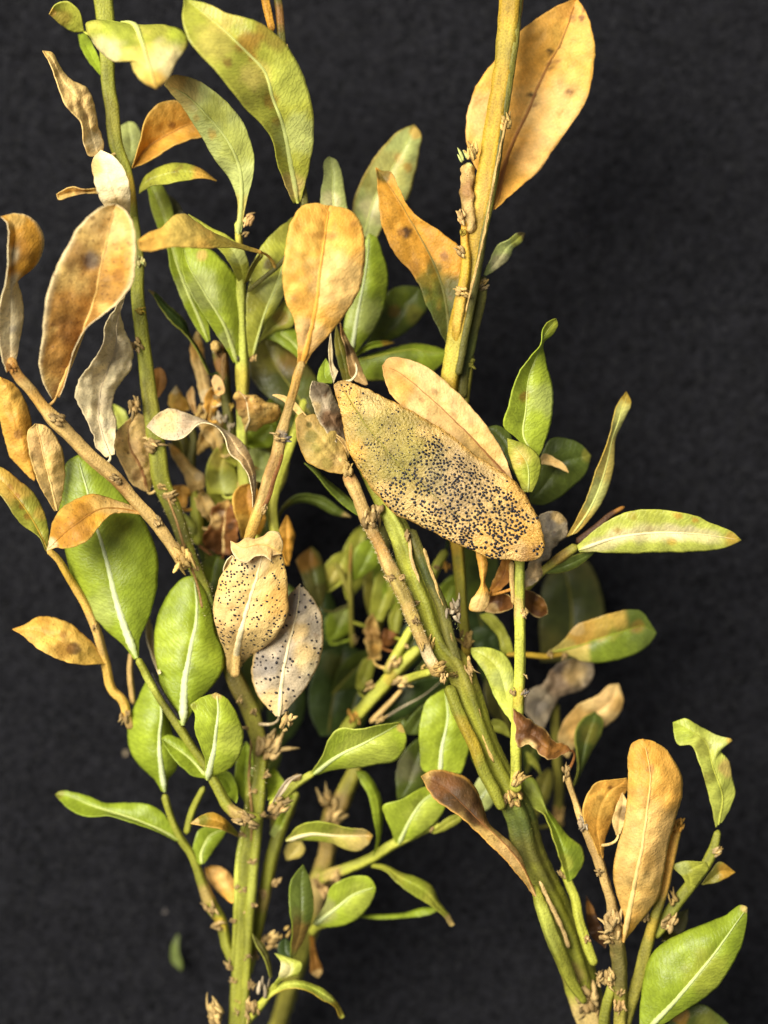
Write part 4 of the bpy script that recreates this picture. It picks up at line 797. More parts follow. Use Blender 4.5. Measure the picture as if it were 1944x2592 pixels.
# dead downy twig
stem('s', '877,1195,18 905,1256,16 926,1311,17 955,1370,15 990,1446,18 1019,1501,18 1044,1564,17 1066,1615,15 1091,1674,15 1115,1712,17', (650, 655, 660, 665, 665, 660), c='tstem', name='dead_twig', speck=.7, pt=[(880, 1200, 30, 'brown', .6), (960, 1380, 40, 'rust', .45), (1010, 1490, 50, 'olive', .5), (1050, 1570, 40, 'olive', .4), (1080, 1660, 30, 'cream', .6)], rough=.09, label='dead downy twig lying along the main stem')
hairs('s', '926,1311,17 955,1370,15 990,1446,18 1019,1501,18 1044,1564,17 1066,1615,15', (655, 660, 665), 420, 7)
hairs('s', '1160,1700,29 1214,1843,28 1260,1948,28 1293,2015,31 1341,2158,34 1374,2230,33 1446,2397,37', (620, 625, 610, 580), 160, 6, 'olive')
hairs('s', '1012,1350,32 1051,1440,34 1090,1531,37 1142,1636,39', (625, 625), 200, 5, 'pale')
# upright shoot under the dotted leaf
stem('s', '1305,2005,18 1307,1960,14 1307,1880,15 1312,1790,15 1316,1700,14 1317,1610,14 1315,1540,14 1314,1420,13 1312,1340,12', (640, 655, 665, 665, 660, 655), c='ygreen', name='branch', pt=[(1330, 1450, 40, 'dkgreen', .5), (1302, 1540, 30, 'tstem', .7), (1310, 1760, 30, 'ystem', .5)])
stem('s', '1296,1420,7 1296,1470,6 1299,1530,5', (668, 665), c='tstem', name='bark_seam_or_shade')
stem('i', '430,610,14 540,610,16 670,620,18 780,605,12', (470, 450, 430), c='ystem', name='twig')
# shoots at the foot of the stem
stem('l', '880,1720,36 880,1600,36 880,1500,36 872,1300,40 850,1150,44 840,1050,30 800,900,25 760,780,28 710,650,27 660,530,19 620,420,16 592,335,20', (560, 590, 610, 630, 640, 640), c='tstem', name='dead_twig', pt=[(875, 1400, 200, 'dkolive', .9), (880, 1620, 150, 'olive', .9), (740, 720, 80, 'scaled', .5)], speck=.6, rough=.08, label='slim dead twig with a bud at its end')
stem('l', '790,1720,30 800,1600,30 830,1480,26 850,1400,20', (560, 590), c='stem', name='twig')
stem('l', '890,1720,35 910,1640,35 970,1450,36 1020,1250,34 1060,1100,28 1110,950,25 1150,750,26 1190,590,26', (540, 560, 580, 600, 610, 600), c='olive', name='twig', pt=[(1140, 800, 200, 'orange', .85), (1060, 1150, 60, 'ystem', .6)])
stem('l', '1050,1200,34 1090,1150,36 1150,1060,36 1230,950,34 1310,850,30 1370,740,28 1400,630,18', (570, 570, 575, 580), c='stem', name='twig', pt=[(1300, 860, 80, 'ygreen', .6)])
stem('l', '575,820,14 605,905,22 640,1000,24 660,1100,24 700,1230,26 745,1350,22', (545, 560, 570), c='ygreen', name='twig')
stem('f', '600,1660,14 690,1560,18 780,1490,24 850,1440,22', (560, 590, 610), c='olive', name='twig', pt=[(780, 1490, 50, 'brown', .5)])
stem('f', '850,1430,22 930,1370,22 1000,1300,14 1070,1258,9', (590, 590, 580), c='dkbrown', name='twig', pt=[(1050, 1270, 40, 'rust', .8)])
# dark leaf far below
leaf('i', '640,650 630,400 650,200 720,60', '900,650 1020,400 990,200 900,40 720,60', None, (150, 170), (10, -10), 'dkolive', [(800, 300, 200, 'deep', .6)], rib='olive', rw=3)
leaf('p', '140,1200 130,900 200,640 330,560', '300,1230 420,1000 460,800 430,620 330,560', None, (310, 310), (10, -10), 'dkgreen', [(250, 1000, 100, 'green', .4)])

# the densely dotted leaf
def dens_big(u, v):
    # crowded in ragged chains over the middle of the blade, small towards the stalk, few along the upper edge and tip
    t = ((u - 860) * 490 + (v - 970) * 450) / (490 ** 2 + 450 ** 2)
    n = mnoise.noise(Vector((u / 30.0, v / 30.0, 4.2))) + 0.7 * mnoise.noise(Vector((u / 12.0, v / 12.0, 9.2)))
    top = v - float(np.interp(u, (870, 935, 1000, 1080, 1150, 1220, 1300, 1340), (963, 990, 1020, 1065, 1110, 1165, 1220, 1270)))
    p = 0.42 + 0.95 * n
    if top < 14 + 26 * min(1, max(0, t * 1.6 - .2)): return 0.02, 0.8
    if t > 0.90: return (0.10 if n > 0.1 else 0.0), 0.9
    if t < 0.22: return max(0.0, p * 0.9), 0.55
    if t < 0.40: return max(0.0, p * 1.1), 0.72
    return max(0.0, p * 1.35), 1.0
big = leaf('s', '845,974 862,1040 880,1120 905,1180 940,1230 970,1270 1000,1300 1050,1320 1085,1340 1150,1370 1200,1395 1260,1412 1310,1418 1342,1417', '870,963 935,990 1000,1020 1080,1065 1150,1110 1220,1165 1300,1220 1340,1270 1370,1340 1378,1385 1365,1410 1342,1417', '856,966 930,1080 1020,1185 1130,1280 1250,1365 1342,1417', (690, 715, 735, 740, 735), (-18, -30), 'khaki',
     [(980, 1120, 110, 'olive', .6), (930, 1040, 60, 'olive', .5), (1060, 1190, 90, 'olive', .5), (1150, 1220, 100, 'dgrey', .35), (1330, 1370, 70, 'orange', .8), (1290, 1400, 50, 'pinktan', .7), (1320, 1250, 60, 'orange', .6), (1180, 1370, 60, 'pinktan', .7), (880, 1010, 40, 'orange', .6), (900, 1140, 30, 'orange', .6), (1050, 1310, 60, 'tan', .7), (1340, 1405, 26, 'brown', .5), (940, 1020, 40, 'tan', .6), (1240, 1370, 60, 'orange', .6)],
     rib='olive', rw=1.2, mat='crisp', nu=14, nv=64, bulge=10, wob=6, th=8, ragged=1.4, speck=.08, edge='orange', rimw=.06, spots=(1200, 4.0, 5.6, dens_big), label='large tan leaf densely covered with raised black dots')
leaf('s', '1295,1225 1180,1150 1060,1060 990,1000 972,950 968,925', '1300,1220 1270,1140 1210,1050 1150,985 1080,930 1020,905 985,905 968,925', '1298,1222 1180,1095 1080,1000 1000,938 968,925', (640, 640, 640, 630), (25, 8), 'pinktan', [(1130, 1000, 90, 'tan', .6), (1000, 950, 50, 'orange', .5), (1220, 1130, 60, 'sand', .7), (1100, 990, 8, 'brown', .5), (1065, 1012, 7, 'brown', .5), (1150, 1050, 8, 'brown', .5), (1000, 1000, 40, 'orange', .6)], rib='brown', rw=2.6, mat='dead', speck=.15, label='pinkish tan leaf tucked behind the dotted leaf')
leaf('h', '890,240 780,220 660,160 610,70 590,-50 590,-100 630,-130', '910,200 880,80 830,-20 760,-80 700,-120 640,-115 630,-130', '900,220 800,90 700,-30 640,-110 630,-130', (650, 670, 660), (15, -25), 'sand', [(680, 10, 36, 'dkolive', .8), (710, 80, 30, 'olive', .7), (670, -60, 24, 'dkolive', .8), (780, 170, 40, 'olive', .5), (730, 60, 130, 'yellow', .4), (850, 150, 50, 'tan', .7)], mat='dead', speck=.25, edge='gold', rimw=.1, label='sand-coloured leaf with a broken dark midline')
leaf('e', '900,1530 800,1440 730,1350 690,1250 670,1160 690,1100', '910,1450 880,1350 840,1240 810,1180 790,1130 740,1110 690,1100', None, (640, 640, 640), (15, -40), 'grey', [(740, 1150, 60, 'dkbrown', .6), (800, 1330, 80, 'brown', .75), (850, 1420, 70, 'dkbrown', .75), (700, 1270, 50, 'tan', .6)], mat='dead', speck=.8, edge='cream', rimw=.12, wob=10, label='narrow greyish leaf with dark stains by the dotted leaf')
leaf('e', '905,1560 870,1480 790,1400 740,1350', '910,1540 905,1480 830,1420 740,1350', None, (640, 630), (5, 5), 'tan', mat='dead')
leaf('e', '720,1440 620,1330 540,1240 450,1185', '740,1420 640,1290 560,1210 480,1180 450,1185', None, (600, 600), (5, 5), 'tan', mat='dead', name='leaf')
leaf('h', '980,500 880,430 780,330 700,230 640,170', '980,470 900,370 800,290 700,200 640,170', None, (560, 560), (5, -30), 'dkgreen', edge='green', rimw=.2)
leaf('r', '1200,1330 1060,1300 1070,1180 1140,1070', '1210,1320 1190,1150 1140,1070', None, (600, 590), (5, 5), 'green')
leaf('r', '1220,1330 1190,1200 1170,950 1190,800', '1270,1200 1230,1150 1210,950 1190,800', None, (640, 640), (5, 5), 'cream', mat='dead')
leaf('r', '1560,1350 1430,1300 1370,1150 1350,980 1300,800 1290,690', '1580,1340 1500,1130 1430,980 1350,830 1290,690', None, (600, 590, 580), (10, -15), 'pinktan', [(1370, 980, 80, 'dkbrown', .8), (1310, 770, 80, 'rust', .8), (1420, 1200, 60, 'rust', .5)], mat='dead', speck=.3)
leaf('r', '1330,1340 1280,1150 1230,900 1250,720', '1400,1290 1390,1150 1330,930 1250,720', None, (570, 560), (5, -10), 'olive', [(1300, 1100, 80, 'dkgreen', .6)])
stem('r', '1330,1310,14 1400,1300,14 1450,1250,13 1465,1170,12 1445,1110,10', (650, 655), c='cream', name='bark_curl', speck=.1)
# leaves of the outer side shoot
leaf('f', '620,1000 560,930 510,890 530,780 570,650 630,560 680,500 690,430 720,390 750,380', '670,1030 710,930 735,800 735,700 700,570 695,490 740,450 760,400 750,380', '650,1020 600,930 610,800 625,650 665,540 690,470 750,385', (620, 640, 650, 640), (25, -25), 'bright', [(700, 750, 80, 'pale', .5), (600, 745, 26, 'rust', .7), (560, 850, 90, 'bright', .6), (740, 400, 50, 'olive', .5)], rib='pale', rw=2, label='bright green leaf with a twisted tip')
leaf('f', '600,1190 560,1100 530,1000 525,940', '640,1190 670,1120 680,1040 610,970 525,940', None, (660, 680), (-10, -15), 'ygreen', [(580, 1030, 50, 'yellow', .7), (590, 1040, 20, 'amber', .6), (640, 1100, 60, 'bright', .5)], rib='pale', rw=1.5)
leaf('f', '600,1180 540,1080 460,960 425,890', '610,1160 560,1000 520,900 470,880 425,890', None, (580, 570), (5, -10), 'dkgreen')
leaf('f', '625,1200 660,1100 690,1000 730,940 800,940 870,970 915,1020', '630,1240 680,1250 740,1230 820,1170 890,1100 915,1020', None, (520, 500), (10, -15), 'dkgreen', [(820, 1000, 100, 'deep', .4), (900, 1020, 40, 'olive', .6)])
leaf('f', '670,1050 690,1015 760,1040 800,1075 810,1100', '675,1060 740,1070 810,1100', None, (560, 560), (5, 5), 'tan', mat='dead')
leaf('f', '800,1400 860,1290 900,1200 940,1080 990,960 1015,870 1030,790 1080,722', '850,1380 930,1290 990,1180 1020,1070 1030,930 1070,850 1100,770 1080,722', None, (600, 590, 580, 560), (15, -15), 'yellow', [(1040, 850, 90, 'pale', .6), (930, 1200, 90, 'pale', .7), (850, 1340, 70, 'gold', .7), (1085, 740, 40, 'ystem', .8)], rib='pale', rw=2, edge='ystem', rimw=.15, label='narrow upright pale yellow leaf')
leaf('f', '850,1440 930,1370 1020,1310 1100,1280 1200,1270 1300,1280 1400,1300 1500,1345 1580,1380 1615,1415', '860,1470 950,1470 1100,1475 1250,1470 1400,1465 1540,1450 1615,1415', '855,1460 1000,1410 1200,1380 1400,1385 1530,1400 1615,1415', (610, 630, 640, 620), (15, -20), 'lime',
     [(1200, 1380, 200, 'cream', .6, (4, 0)), (1400, 1390, 160, 'cream', .6, (4, 4)), (1000, 1420, 130, 'cream', .55, (3, -20)), (1580, 1405, 50, 'amber', .6), (1320, 1295, 26, 'amber', .7), (1400, 1320, 16, 'amber', .7), (1040, 1370, 18, 'rust', .6), (1190, 1360, 20, 'brown', .4), (1290, 1420, 24, 'amber', .5), (1110, 1300, 24, 'ystem', .5), (1200, 1290, 60, 'ygreen', .6)], rib='cream', rw=3, edge='ygreen', rimw=.14, label='long horizontal pale green leaf with brown flecks')
leaf('f', '690,1560 800,1500 900,1470 930,1470', '700,1570 800,1560 880,1520 930,1470', None, (590, 590), (5, -10), 'dkgreen', edge='ygreen', rimw=.2)
leaf('p', '600,1000 660,900 760,780 820,600 860,400 860,250 950,190 1090,190', '740,985 860,930 915,860 930,720 990,680 1040,570 1110,500 1190,450 1170,300 1140,230 1090,190', None, (580, 600, 610, 600), (20, -25), 'grey', [(1100, 230, 90, 'gold', .5), (1010, 330, 60, 'dgrey', .6), (1050, 420, 40, 'dgrey', .6), (850, 800, 120, 'pinktan', .6), (700, 950, 80, 'tan', .6), (980, 240, 40, 'dgrey', .5)], mat='dead', speck=.5, wob=16, ragged=1.8, label='crinkled greyish leaf behind the tip of the dotted leaf')
leaf('p', '610,1200 520,1240 400,1250 310,1220 280,1150', '620,1150 560,1050 450,1010 350,1080 280,1150', None, (560, 550), (10, 15), 'brown', [(430, 1100, 120, 'dkbrown', .6), (400, 1230, 80, 'tan', .5)], mat='dead', wob=12, edge='tan', rimw=.1)
leaf('p', '740,1180 800,1260 880,1300 980,1260', '740,1000 850,1040 940,1100 975,1180 980,1260', None, (560, 540), (10, 10), 'brown', [(900, 1160, 80, 'rust', .6), (820, 1080, 70, 'dkbrown', .5)], mat='dead', wob=14, edge='tan', rimw=.12)
leaf('p', '370,1000 430,860 500,690 540,600', '400,1060 500,1000 590,900 600,700 540,600', None, (600, 610), (5, 20), 'rust', [(430, 870, 60, 'orange', .7), (520, 900, 100, 'brown', .7)], mat='dead')
leaf('p', '270,560 235,600 250,720 270,840 285,930 240,1040 170,1140 165,1220 240,1240', '270,560 320,640 345,740 330,840 315,930 340,1000 355,1070 345,1180 300,1230 240,1240', None, (660, 665, 660, 640), (-6, -12), 'orange', [(270, 1150, 130, 'tan', .9), (280, 700, 90, 'amber', .4), (260, 1220, 40, 'pinktan', .6)], mat='dead', wob=5, label='small twisted tan leaf below the dotted leaf')
leaf('i', '690,590 780,520 840,440 940,400 1060,360 1170,340 1240,350 1300,430 1330,480', '700,600 800,610 900,650 1000,655 1130,630 1230,590 1300,530 1330,480', '695,595 850,560 1000,510 1130,470 1250,440 1330,480', (430, 440, 430), (15, -15), 'dkgreen',
     [(1050, 600, 180, 'green', .6), (850, 470, 130, 'orange', .8), (960, 420, 120, 'gold', .7), (1100, 380, 70, 'gold', .7), (760, 570, 90, 'yellow', .8), (870, 610, 70, 'yellow', .8), (850, 445, 50, 'tan', .7), (1220, 440, 50, 'rust', .4)], rib='green', rw=2, label='leaf half orange half green on a thin side twig')
leaf('i', '540,950 560,830 650,780 700,700 780,640 900,645 950,660', '640,1080 700,960 760,860 850,830 920,790 955,730 950,660', None, (360, 340, 320), (10, -10), 'grey', [(750, 750, 120, 'brown', .5), (620, 920, 70, 'dgrey', .6), (850, 720, 80, 'sand', .6), (740, 680, 40, 'dgrey', .6)], mat='dead', wob=14, speck=.4)
leaf('i', '760,1200 740,1100 790,990 880,900 980,850 1060,790 1105,785', '800,1230 860,1150 940,1080 1040,1030 1120,950 1130,880 1105,785', None, (380, 360, 350), (10, -15), 'tan', [(850, 1030, 120, 'orange', .5), (1090, 900, 60, 'amber', .5), (1020, 880, 80, 'pinktan', .6)], mat='dead')
leaf('i', '830,1400 860,1300 850,1180 840,1100 880,1000 960,950', '850,1380 900,1270 950,1170 1000,1080 1010,1000 960,950', None, (430, 410, 400), (20, -20), 'dkgreen', [(930, 1080, 70, 'olive', .7)], edge='ygreen', rimw=.2)
leaf('i', '465,1020 400,930 350,840 310,740 260,660 220,600 220,570', '475,960 475,800 470,700 430,620 370,580 290,565 220,570', None, (600, 590, 580), (10, -15), 'lime', [(400, 750, 70, 'pale', .6), (330, 650, 60, 'ygreen', .6)], edge='bright', rimw=.12)
leaf('i', '810,1190 740,1230 640,1230 600,1190 560,1150 500,1170 490,1100 470,930', '815,1180 780,1150 700,1110 640,1060 590,1010 530,980 470,930', '812,1185 750,1185 660,1160 600,1100 545,1060 470,930', (680, 700, 700, 680), (5, -40), 'brown', [(600, 1080, 100, 'dkbrown', .5), (720, 1150, 90, 'rust', .6), (560, 1160, 50, 'tan', .8)], mat='dead', speck=.5, wob=12, ragged=2.2, edge='tan', rimw=.14, label='small dark brown curled leaf on the upright shoot')
leaf('i', '270,370 340,360 400,420 450,510 475,600', '280,390 330,440 380,500 410,600 475,610', None, (450, 440), (5, -5), 'ygreen')
leaf('l', '600,910 560,780 530,690 500,600 470,540 430,520 370,480 365,420', '640,880 690,780 680,730 600,660 540,580 480,500 450,400 410,350 370,350 365,420', '615,900 580,760 550,660 500,560 450,470 365,420', (560, 560, 550), (15, -25), 'green', [(430, 460, 100, 'lime', .6), (640, 780, 80, 'dkgreen', .5), (580, 800, 50, 'ygreen', .6)], edge='ygreen', rimw=.1)
leaf('l', '440,980 400,900 350,770 300,700 230,640 185,600 150,500 110,400 60,350 0,325 -70,310 -130,315 -176,345', '425,985 360,900 280,800 190,710 100,620 30,560 -30,520 -100,470 -150,400 -176,345', '432,982 350,810 240,680 140,590 50,500 -60,400 -176,345', (640, 650, 640, 620), (-25, 15), 'sand', [(20, 420, 190, 'dkbrown', .95), (130, 540, 90, 'dkbrown', .9), (-60, 370, 90, 'brown', .7), (300, 760, 110, 'pinktan', .6), (160, 600, 40, 'brown', .6), (420, 960, 40, 'pinktan', .8)], mat='dead', speck=.6, edge='orange', rimw=.14, rib='brown', rw=2, label='spoon-shaped leaf, dark brown with a tan stalk end')
leaf('l', '885,1220 900,1120 870,1000 845,880 860,740 900,600 920,450 920,330 920,230 950,160 1000,148', '910,1210 1010,1080 1070,1000 1110,860 1130,720 1170,580 1205,450 1200,330 1160,250 1110,190 1060,165 1000,148', '895,1220 960,900 1000,700 1025,500 1040,340 1020,230 1000,148', (650, 690, 720, 730, 690), (-25, -45), 'orange', [(1000, 700, 260, 'tan', .6), (950, 950, 160, 'sand', .7), (1010, 230, 110, 'amber', .5), (1160, 400, 120, 'orange', .7), (900, 1160, 60, 'amber', .7), (1045, 305, 24, 'brown', .6), (1010, 800, 60, 'amber', .35)], rib='tan', rw=4.5, mat='dead', nu=10, wob=9, speck=.2, edge='gold', rimw=.08, label='long golden tan upright leaf')
leaf('l', '775,790 740,700 690,600 680,520 710,430 760,375 830,365 915,355', '790,780 800,680 840,580 880,490 915,420 925,380 915,355', None, (640, 640, 630), (15, -30), 'orange', [(720, 600, 90, 'amber', .4), (770, 460, 16, 'brown', .8), (825, 405, 14, 'brown', .8), (800, 500, 90, 'gold', .5)], mat='dead', edge='gold', rimw=.12, label='smaller orange leaf beside the golden one')
leaf('l', '860,660 840,570 860,500 890,430', '880,650 915,560 920,480 890,430', None, (620, 620), (5, 5), 'tan', [(900, 540, 40, 'dkbrown', .7)], mat='dead')
leaf('l', '1385,620 1360,500 1330,380 1290,260 1250,180 1190,180 1160,110 1160,60', '1420,590 1470,500 1490,430 1470,340 1460,270 1415,200 1440,180 1475,155 1400,130 1300,80 1220,40 1160,60', '1400,600 1420,450 1370,300 1335,170 1260,110 1160,60', (590, 600, 610, 600), (10, -15), 'lime', [(1450, 300, 50, 'sand', .7), (1350, 350, 40, 'olive', .5), (1200, 100, 80, 'bright', .6), (1400, 150, 60, 'pale', .6), (1320, 190, 50, 'olive', .5), (1470, 160, 30, 'orange', .6)], rib='ygreen', rw=2, speck=.2, wob=12, label='curled yellow-green leaf hooked at its tip')
leaf('l', '980,1680 990,1550 1010,1400 1050,1290 1130,1220 1230,1170 1330,1130 1450,1080 1520,1030 1550,1040', '1060,1690 1180,1610 1290,1540 1400,1450 1470,1340 1530,1210 1545,1120 1550,1040', '1020,1690 1180,1520 1300,1380 1430,1210 1550,1040', (600, 630, 640, 610), (-25, -15), 'green', [(1150, 1350, 180, 'green', .6), (1350, 1400, 140, 'ygreen', .5), (1545, 1045, 30, 'tan', .7)], rib='rib', rw=4.5, nu=10, th=7, label='glossy green leaf with a pale midrib at the sprig foot')
leaf('l', '1060,1740 1150,1640 1240,1570 1300,1550 1400,1610 1520,1740', '1060,1780 1200,1800 1400,1800 1520,1740', None, (500, 500), (5, 5), 'dkgreen', [(1200, 1620, 50, 'amber', .7), (1330, 1650, 80, 'olive', .4)])
leaf('l', '1240,960 1210,880 1155,815 1190,800 1330,800', '1260,950 1320,880 1345,830 1330,800', None, (600, 600), (5, -10), 'ygreen', [(1210, 830, 40, 'pale', .6)])
leaf('l', '1310,920 1360,850 1400,800 1490,855', '1320,920 1400,905 1490,855', None, (560, 550), (10, 5), 'olive', [(1450, 850, 60, 'amber', .6)])
leaf('l', '800,1260 720,1180 700,1080 700,980', '810,1230 770,1120 730,1030 700,980', None, (500, 500), (5, 5), 'dkbrown', [(720, 1050, 40, 'rust', .6)], mat='dead')
leaf('l', '1100,1220 1130,1100 1240,1050', '1120,1220 1220,1160 1240,1050', None, (470, 460), (5, 5), 'dkolive')
scales('n', 1200, 1130, 670, 110, 170, 10, c=('cream', 'scaled')); scales('n', 1235, 1220, 665, 75, 100, 4, c=('pinktan', 'scale')); scales('n', 1130, 930, 680, 70, 275, 5, c=('cream', 'scale'), length=1.8, core=False, spread=.25); scales('n', 1050, 960, 675, 60, 260, 4, c=('cream', 'scale'), length=1.8, core=False, spread=.3)
scales('n', 780, 370, 680, 60, 200, 5); scales('n', 890, 365, 680, 50, 340, 4); scales('n', 1010, 750, 685, 55, 60, 5); scales('h', 900, 190, 670, 70, 270, 6, c=('cream', 'scale')); scales('h', 1030, 500, 670, 90, 260, 8); scales('h', 1080, 450, 650, 80, 280, 6)
scales('n', 940, 30, 660, 70, 90, 6, c=('scale', 'scaled')); scales('n', 1020, 580, 665, 35, 0, 3); scales('n', 1340, 1190, 660, 60, 0, 5, c=('scaled', 'olive'))
scales('i', 470, 1430, 690, 95, 250, 12, c=('cream', 'scaled')); scales('i', 500, 1350, 690, 70, 300, 6, c=('white', 'scale'), length=1.3); scales('i', 440, 1490, 670, 70, 110, 5, c=('scale', 'scaled'))
scales('i', 535, 340, 685, 42, 260, 4, c=('white', 'scale')); scales('i', 540, 370, 685, 36, 60, 3, c=('pinktan', 'scale')); scales('i', 465, 820, 685, 36, 240, 4); scales('i', 545, 830, 680, 40, 300, 4, c=('dgrey', 'scale')); scales('i', 555, 735, 680, 34, 60, 2, core=False, length=1.4); scales('i', 690, 610, 450, 36, 90, 4); scales('i', 780, 610, 450, 36, 300, 4)
scales('i', 190, 500, 530, 80, 280, 8, c=('cream', 'scaled')); scales('i', 110, 330, 540, 90, 260, 6, c=('grey', 'scaled')); scales('i', 210, 700, 600, 60, 60, 5)
scales('l', 590, 310, 655, 44, 265, 8, spread=.35, name='bud', c=('scale', 'scaled')); scales('l', 680, 590, 650, 60, 270, 7, c=('grey', 'scaled')); scales('l', 755, 850, 650, 36, 200, 3); scales('l', 830, 1100, 650, 105, 265, 14, c=('scale', 'scaled'), spread=1.0); scales('l', 800, 1190, 650, 60, 200, 5)
scales('l', 700, 1500, 570, 120, 250, 12, c=('scale', 'scaled')); scales('l', 720, 1600, 560, 90, 100, 8, c=('scale', 'scaled')); scales('l', 815, 1400, 620, 70, 260, 7, c=('tan', 'scaled')); scales('l', 870, 1570, 630, 55, 90, 5, c=('pinktan', 'scaled')); scales('l', 770, 1400, 590, 55, 260, 5); scales('l', 650, 1420, 580, 60, 230, 5); scales('l', 890, 1480, 630, 36, 300, 4)
scales('l', 1010, 1070, 600, 60, 280, 6); scales('l', 1130, 1120, 610, 80, 130, 9); scales('l', 1150, 1000, 605, 70, 250, 4, c=('cream', 'scale'), core=False, length=1.6); scales('l', 1405, 735, 610, 46, 330, 6, c=('white', 'grey')); scales('l', 1190, 600, 610, 55, 290, 7, c=('orange', 'amber')); scales('l', 575, 850, 570, 44, 260, 4, c=('tan', 'scaled')); scales('l', 700, 1200, 580, 36, 250, 4, c=('pinktan', 'scaled'))

# ================================================================ sprig lying lowest on the cloth, behind the others
sprig('lowest boxwood sprig with small green leaves, lying in the shade between the two thick stems', (690, 2640, 60))
stem('k', '400,1740,44 430,1659,44 480,1500,44 540,1330,44 600,1150,46 640,960,58 660,850,52 690,740,45 700,600,48 740,520,58 790,420,46 830,330,40 860,150,36', (60, 120, 200, 280, 320, 320, 300), c='olive', pt=[(690, 700, 120, 'tstem', .7), (740, 500, 90, 'scaled', .7), (640, 950, 100, 'scale', .6), (560, 1300, 90, 'stem', .6)], rough=.12)
stem('k', '650,900,30 700,870,34 780,840,30 900,790,28 1050,700,28 1200,630,24 1290,600,14', (330, 380, 430, 450), c='ygreen', name='twig', pt=[(720, 860, 60, 'tstem', .7)])
stem('k', '600,1180,22 640,1140,24 690,1130,16', (330, 430), c='ygreen', name='twig')
stem('k', '200,1700,26 300,1600,26 360,1530,20 420,1440,14', (420, 470, 500), c='ygreen', name='twig')
stem('n', '330,1800,60 430,1640,60 600,1430,55 760,1250,60 900,1090,55 1040,960,42', (300, 360, 400, 430), c='ygreen', name='twig', pt=[(650, 1370, 90, 'lime', .5), (800, 1200, 70, 'ystem', .6)])
stem('n', '760,1180,40 820,1060,42 900,920,38 975,780,32', (410, 430, 450), c='ygreen', name='twig', pt=[(800, 1100, 70, 'tstem', .6)])
stem('n', '850,1260,44 1000,1200,36 1140,1160,34', (440, 500, 560), c='ygreen', name='twig', pt=[(880, 1250, 80, 'scale', .9)])
stem('n', '620,1590,25 760,1450,25 890,1310,18', (420, 430), c='tstem', name='twig')
stem('n', '470,960,20 460,650,22 450,450,22 455,250,16 460,80,10', (280, 320, 350), c='olive', name='twig', pt=[(455, 200, 120, 'rust', .6)])
stem('n', '300,190,16 400,400,22 470,560,20', (300, 320), c='olive', name='twig')
stem('n', '1110,430,40 1180,280,40 1260,140,36', (400, 420), c='ygreen', name='twig')
leaf('k', '600,330 660,240 700,140 740,95 850,95 960,75 1075,58', '620,340 720,310 850,300 960,280 1030,270 1090,220 1108,140 1075,58', '610,335 740,240 860,180 980,120 1075,62', (520, 570, 590, 560), (30, -25), 'bright', [(900, 220, 160, 'lime', .5), (1085, 90, 30, 'sand', .8)], rib='rib', rw=4, edge='lime', rimw=.08, label='light green leaf held level, cream midrib')
stem('k', '380,500,14 440,460,26 520,390,24 620,325,18', (520, 520), c='ygreen', name='twig')
leaf('k', '390,500 420,440 480,360 550,335', '400,490 450,440 500,370 550,335', None, (545, 550), (4, 4), 'grey', mat='dead')
leaf('k', '470,680 540,610 620,585 700,595 800,620 900,635 930,660', '470,690 600,685 720,705 800,740 850,745 900,710 930,660', '470,685 600,650 750,660 930,660', (470, 480, 470), (25, -15), 'ygreen', [(880, 680, 90, 'tan', .7), (780, 690, 80, 'yellow', .6), (620, 620, 80, 'bright', .5), (920, 660, 30, 'gold', .8)], rib='cream', rw=4)
leaf('k', '930,770 950,680 930,560 900,440 860,370 840,320', '945,760 970,670 980,560 970,450 930,370 880,320 840,320', None, (440, 450, 440), (5, -25), 'green', [(930, 500, 70, 'bright', .5)])
leaf('k', '1050,700 1030,640 990,550 980,510 1080,470 1150,430 1220,400 1320,400', '1080,710 1200,640 1270,580 1310,520 1320,400', '1065,705 1120,590 1190,480 1320,400', (470, 480, 470), (15, -15), 'bright', [(1200, 560, 100, 'lime', .4)], rib='rib', rw=4)
leaf('k', '1240,645 1330,560 1400,540', '1255,650 1330,625 1400,570 1400,540', None, (450, 450), (5, -5), 'ygreen')
leaf('k', '1290,340 1200,320 1180,200 1180,60 1220,-60 1310,-120', '1400,330 1440,200 1440,80 1400,-40 1310,-120', '1285,330 1295,200 1325,40 1310,-120', (480, 490, 480), (10, -15), 'bright', [(1380, 150, 100, 'green', .5)], rib='white', rw=4.5, label='bright green leaf beside the thick stem')
leaf('k', '1060,470 1050,350 1080,240 1150,160 1230,110', '1090,460 1180,420 1220,330 1230,110', None, (390, 380), (10, -10), 'dkgreen', [(1100, 300, 80, 'grey', .25)])
leaf('i', '230,1430 250,1370 300,1330 370,1320', '280,1560 330,1530 370,1480 370,1320', None, (430, 430), (5, -5), 'pale', rib='white', rw=3)
leaf('i', '200,1120 210,1200 260,1290 300,1310', '230,1080 300,1180 330,1260 300,1310', None, (440, 430), (5, -5), 'green')
leaf('i', '330,1040 350,1000 420,1020 460,1110', '340,1060 400,1080 460,1110', None, (450, 450), (5, -5), 'ygreen')
leaf('k', '490,1310 500,1150 485,1000 500,890 560,815', '515,1300 580,1180 615,1050 610,960 590,880 560,815', None, (480, 500, 490), (10, -15), 'dkgreen', [(540, 1200, 100, 'brown', .6), (530, 1080, 50, 'dkolive', .5)], edge='green', rimw=.12)
leaf('k', '610,1120 680,1020 700,940 780,890 870,872 920,890 945,940', '630,1140 760,1140 850,1100 900,1050 930,990 945,940', '620,1130 740,1040 830,970 945,930', (430, 460, 460), (15, -20), 'bright', [(660, 1060, 80, 'grey', .4), (850, 1000, 100, 'lime', .4)], rib='rib', rw=4)
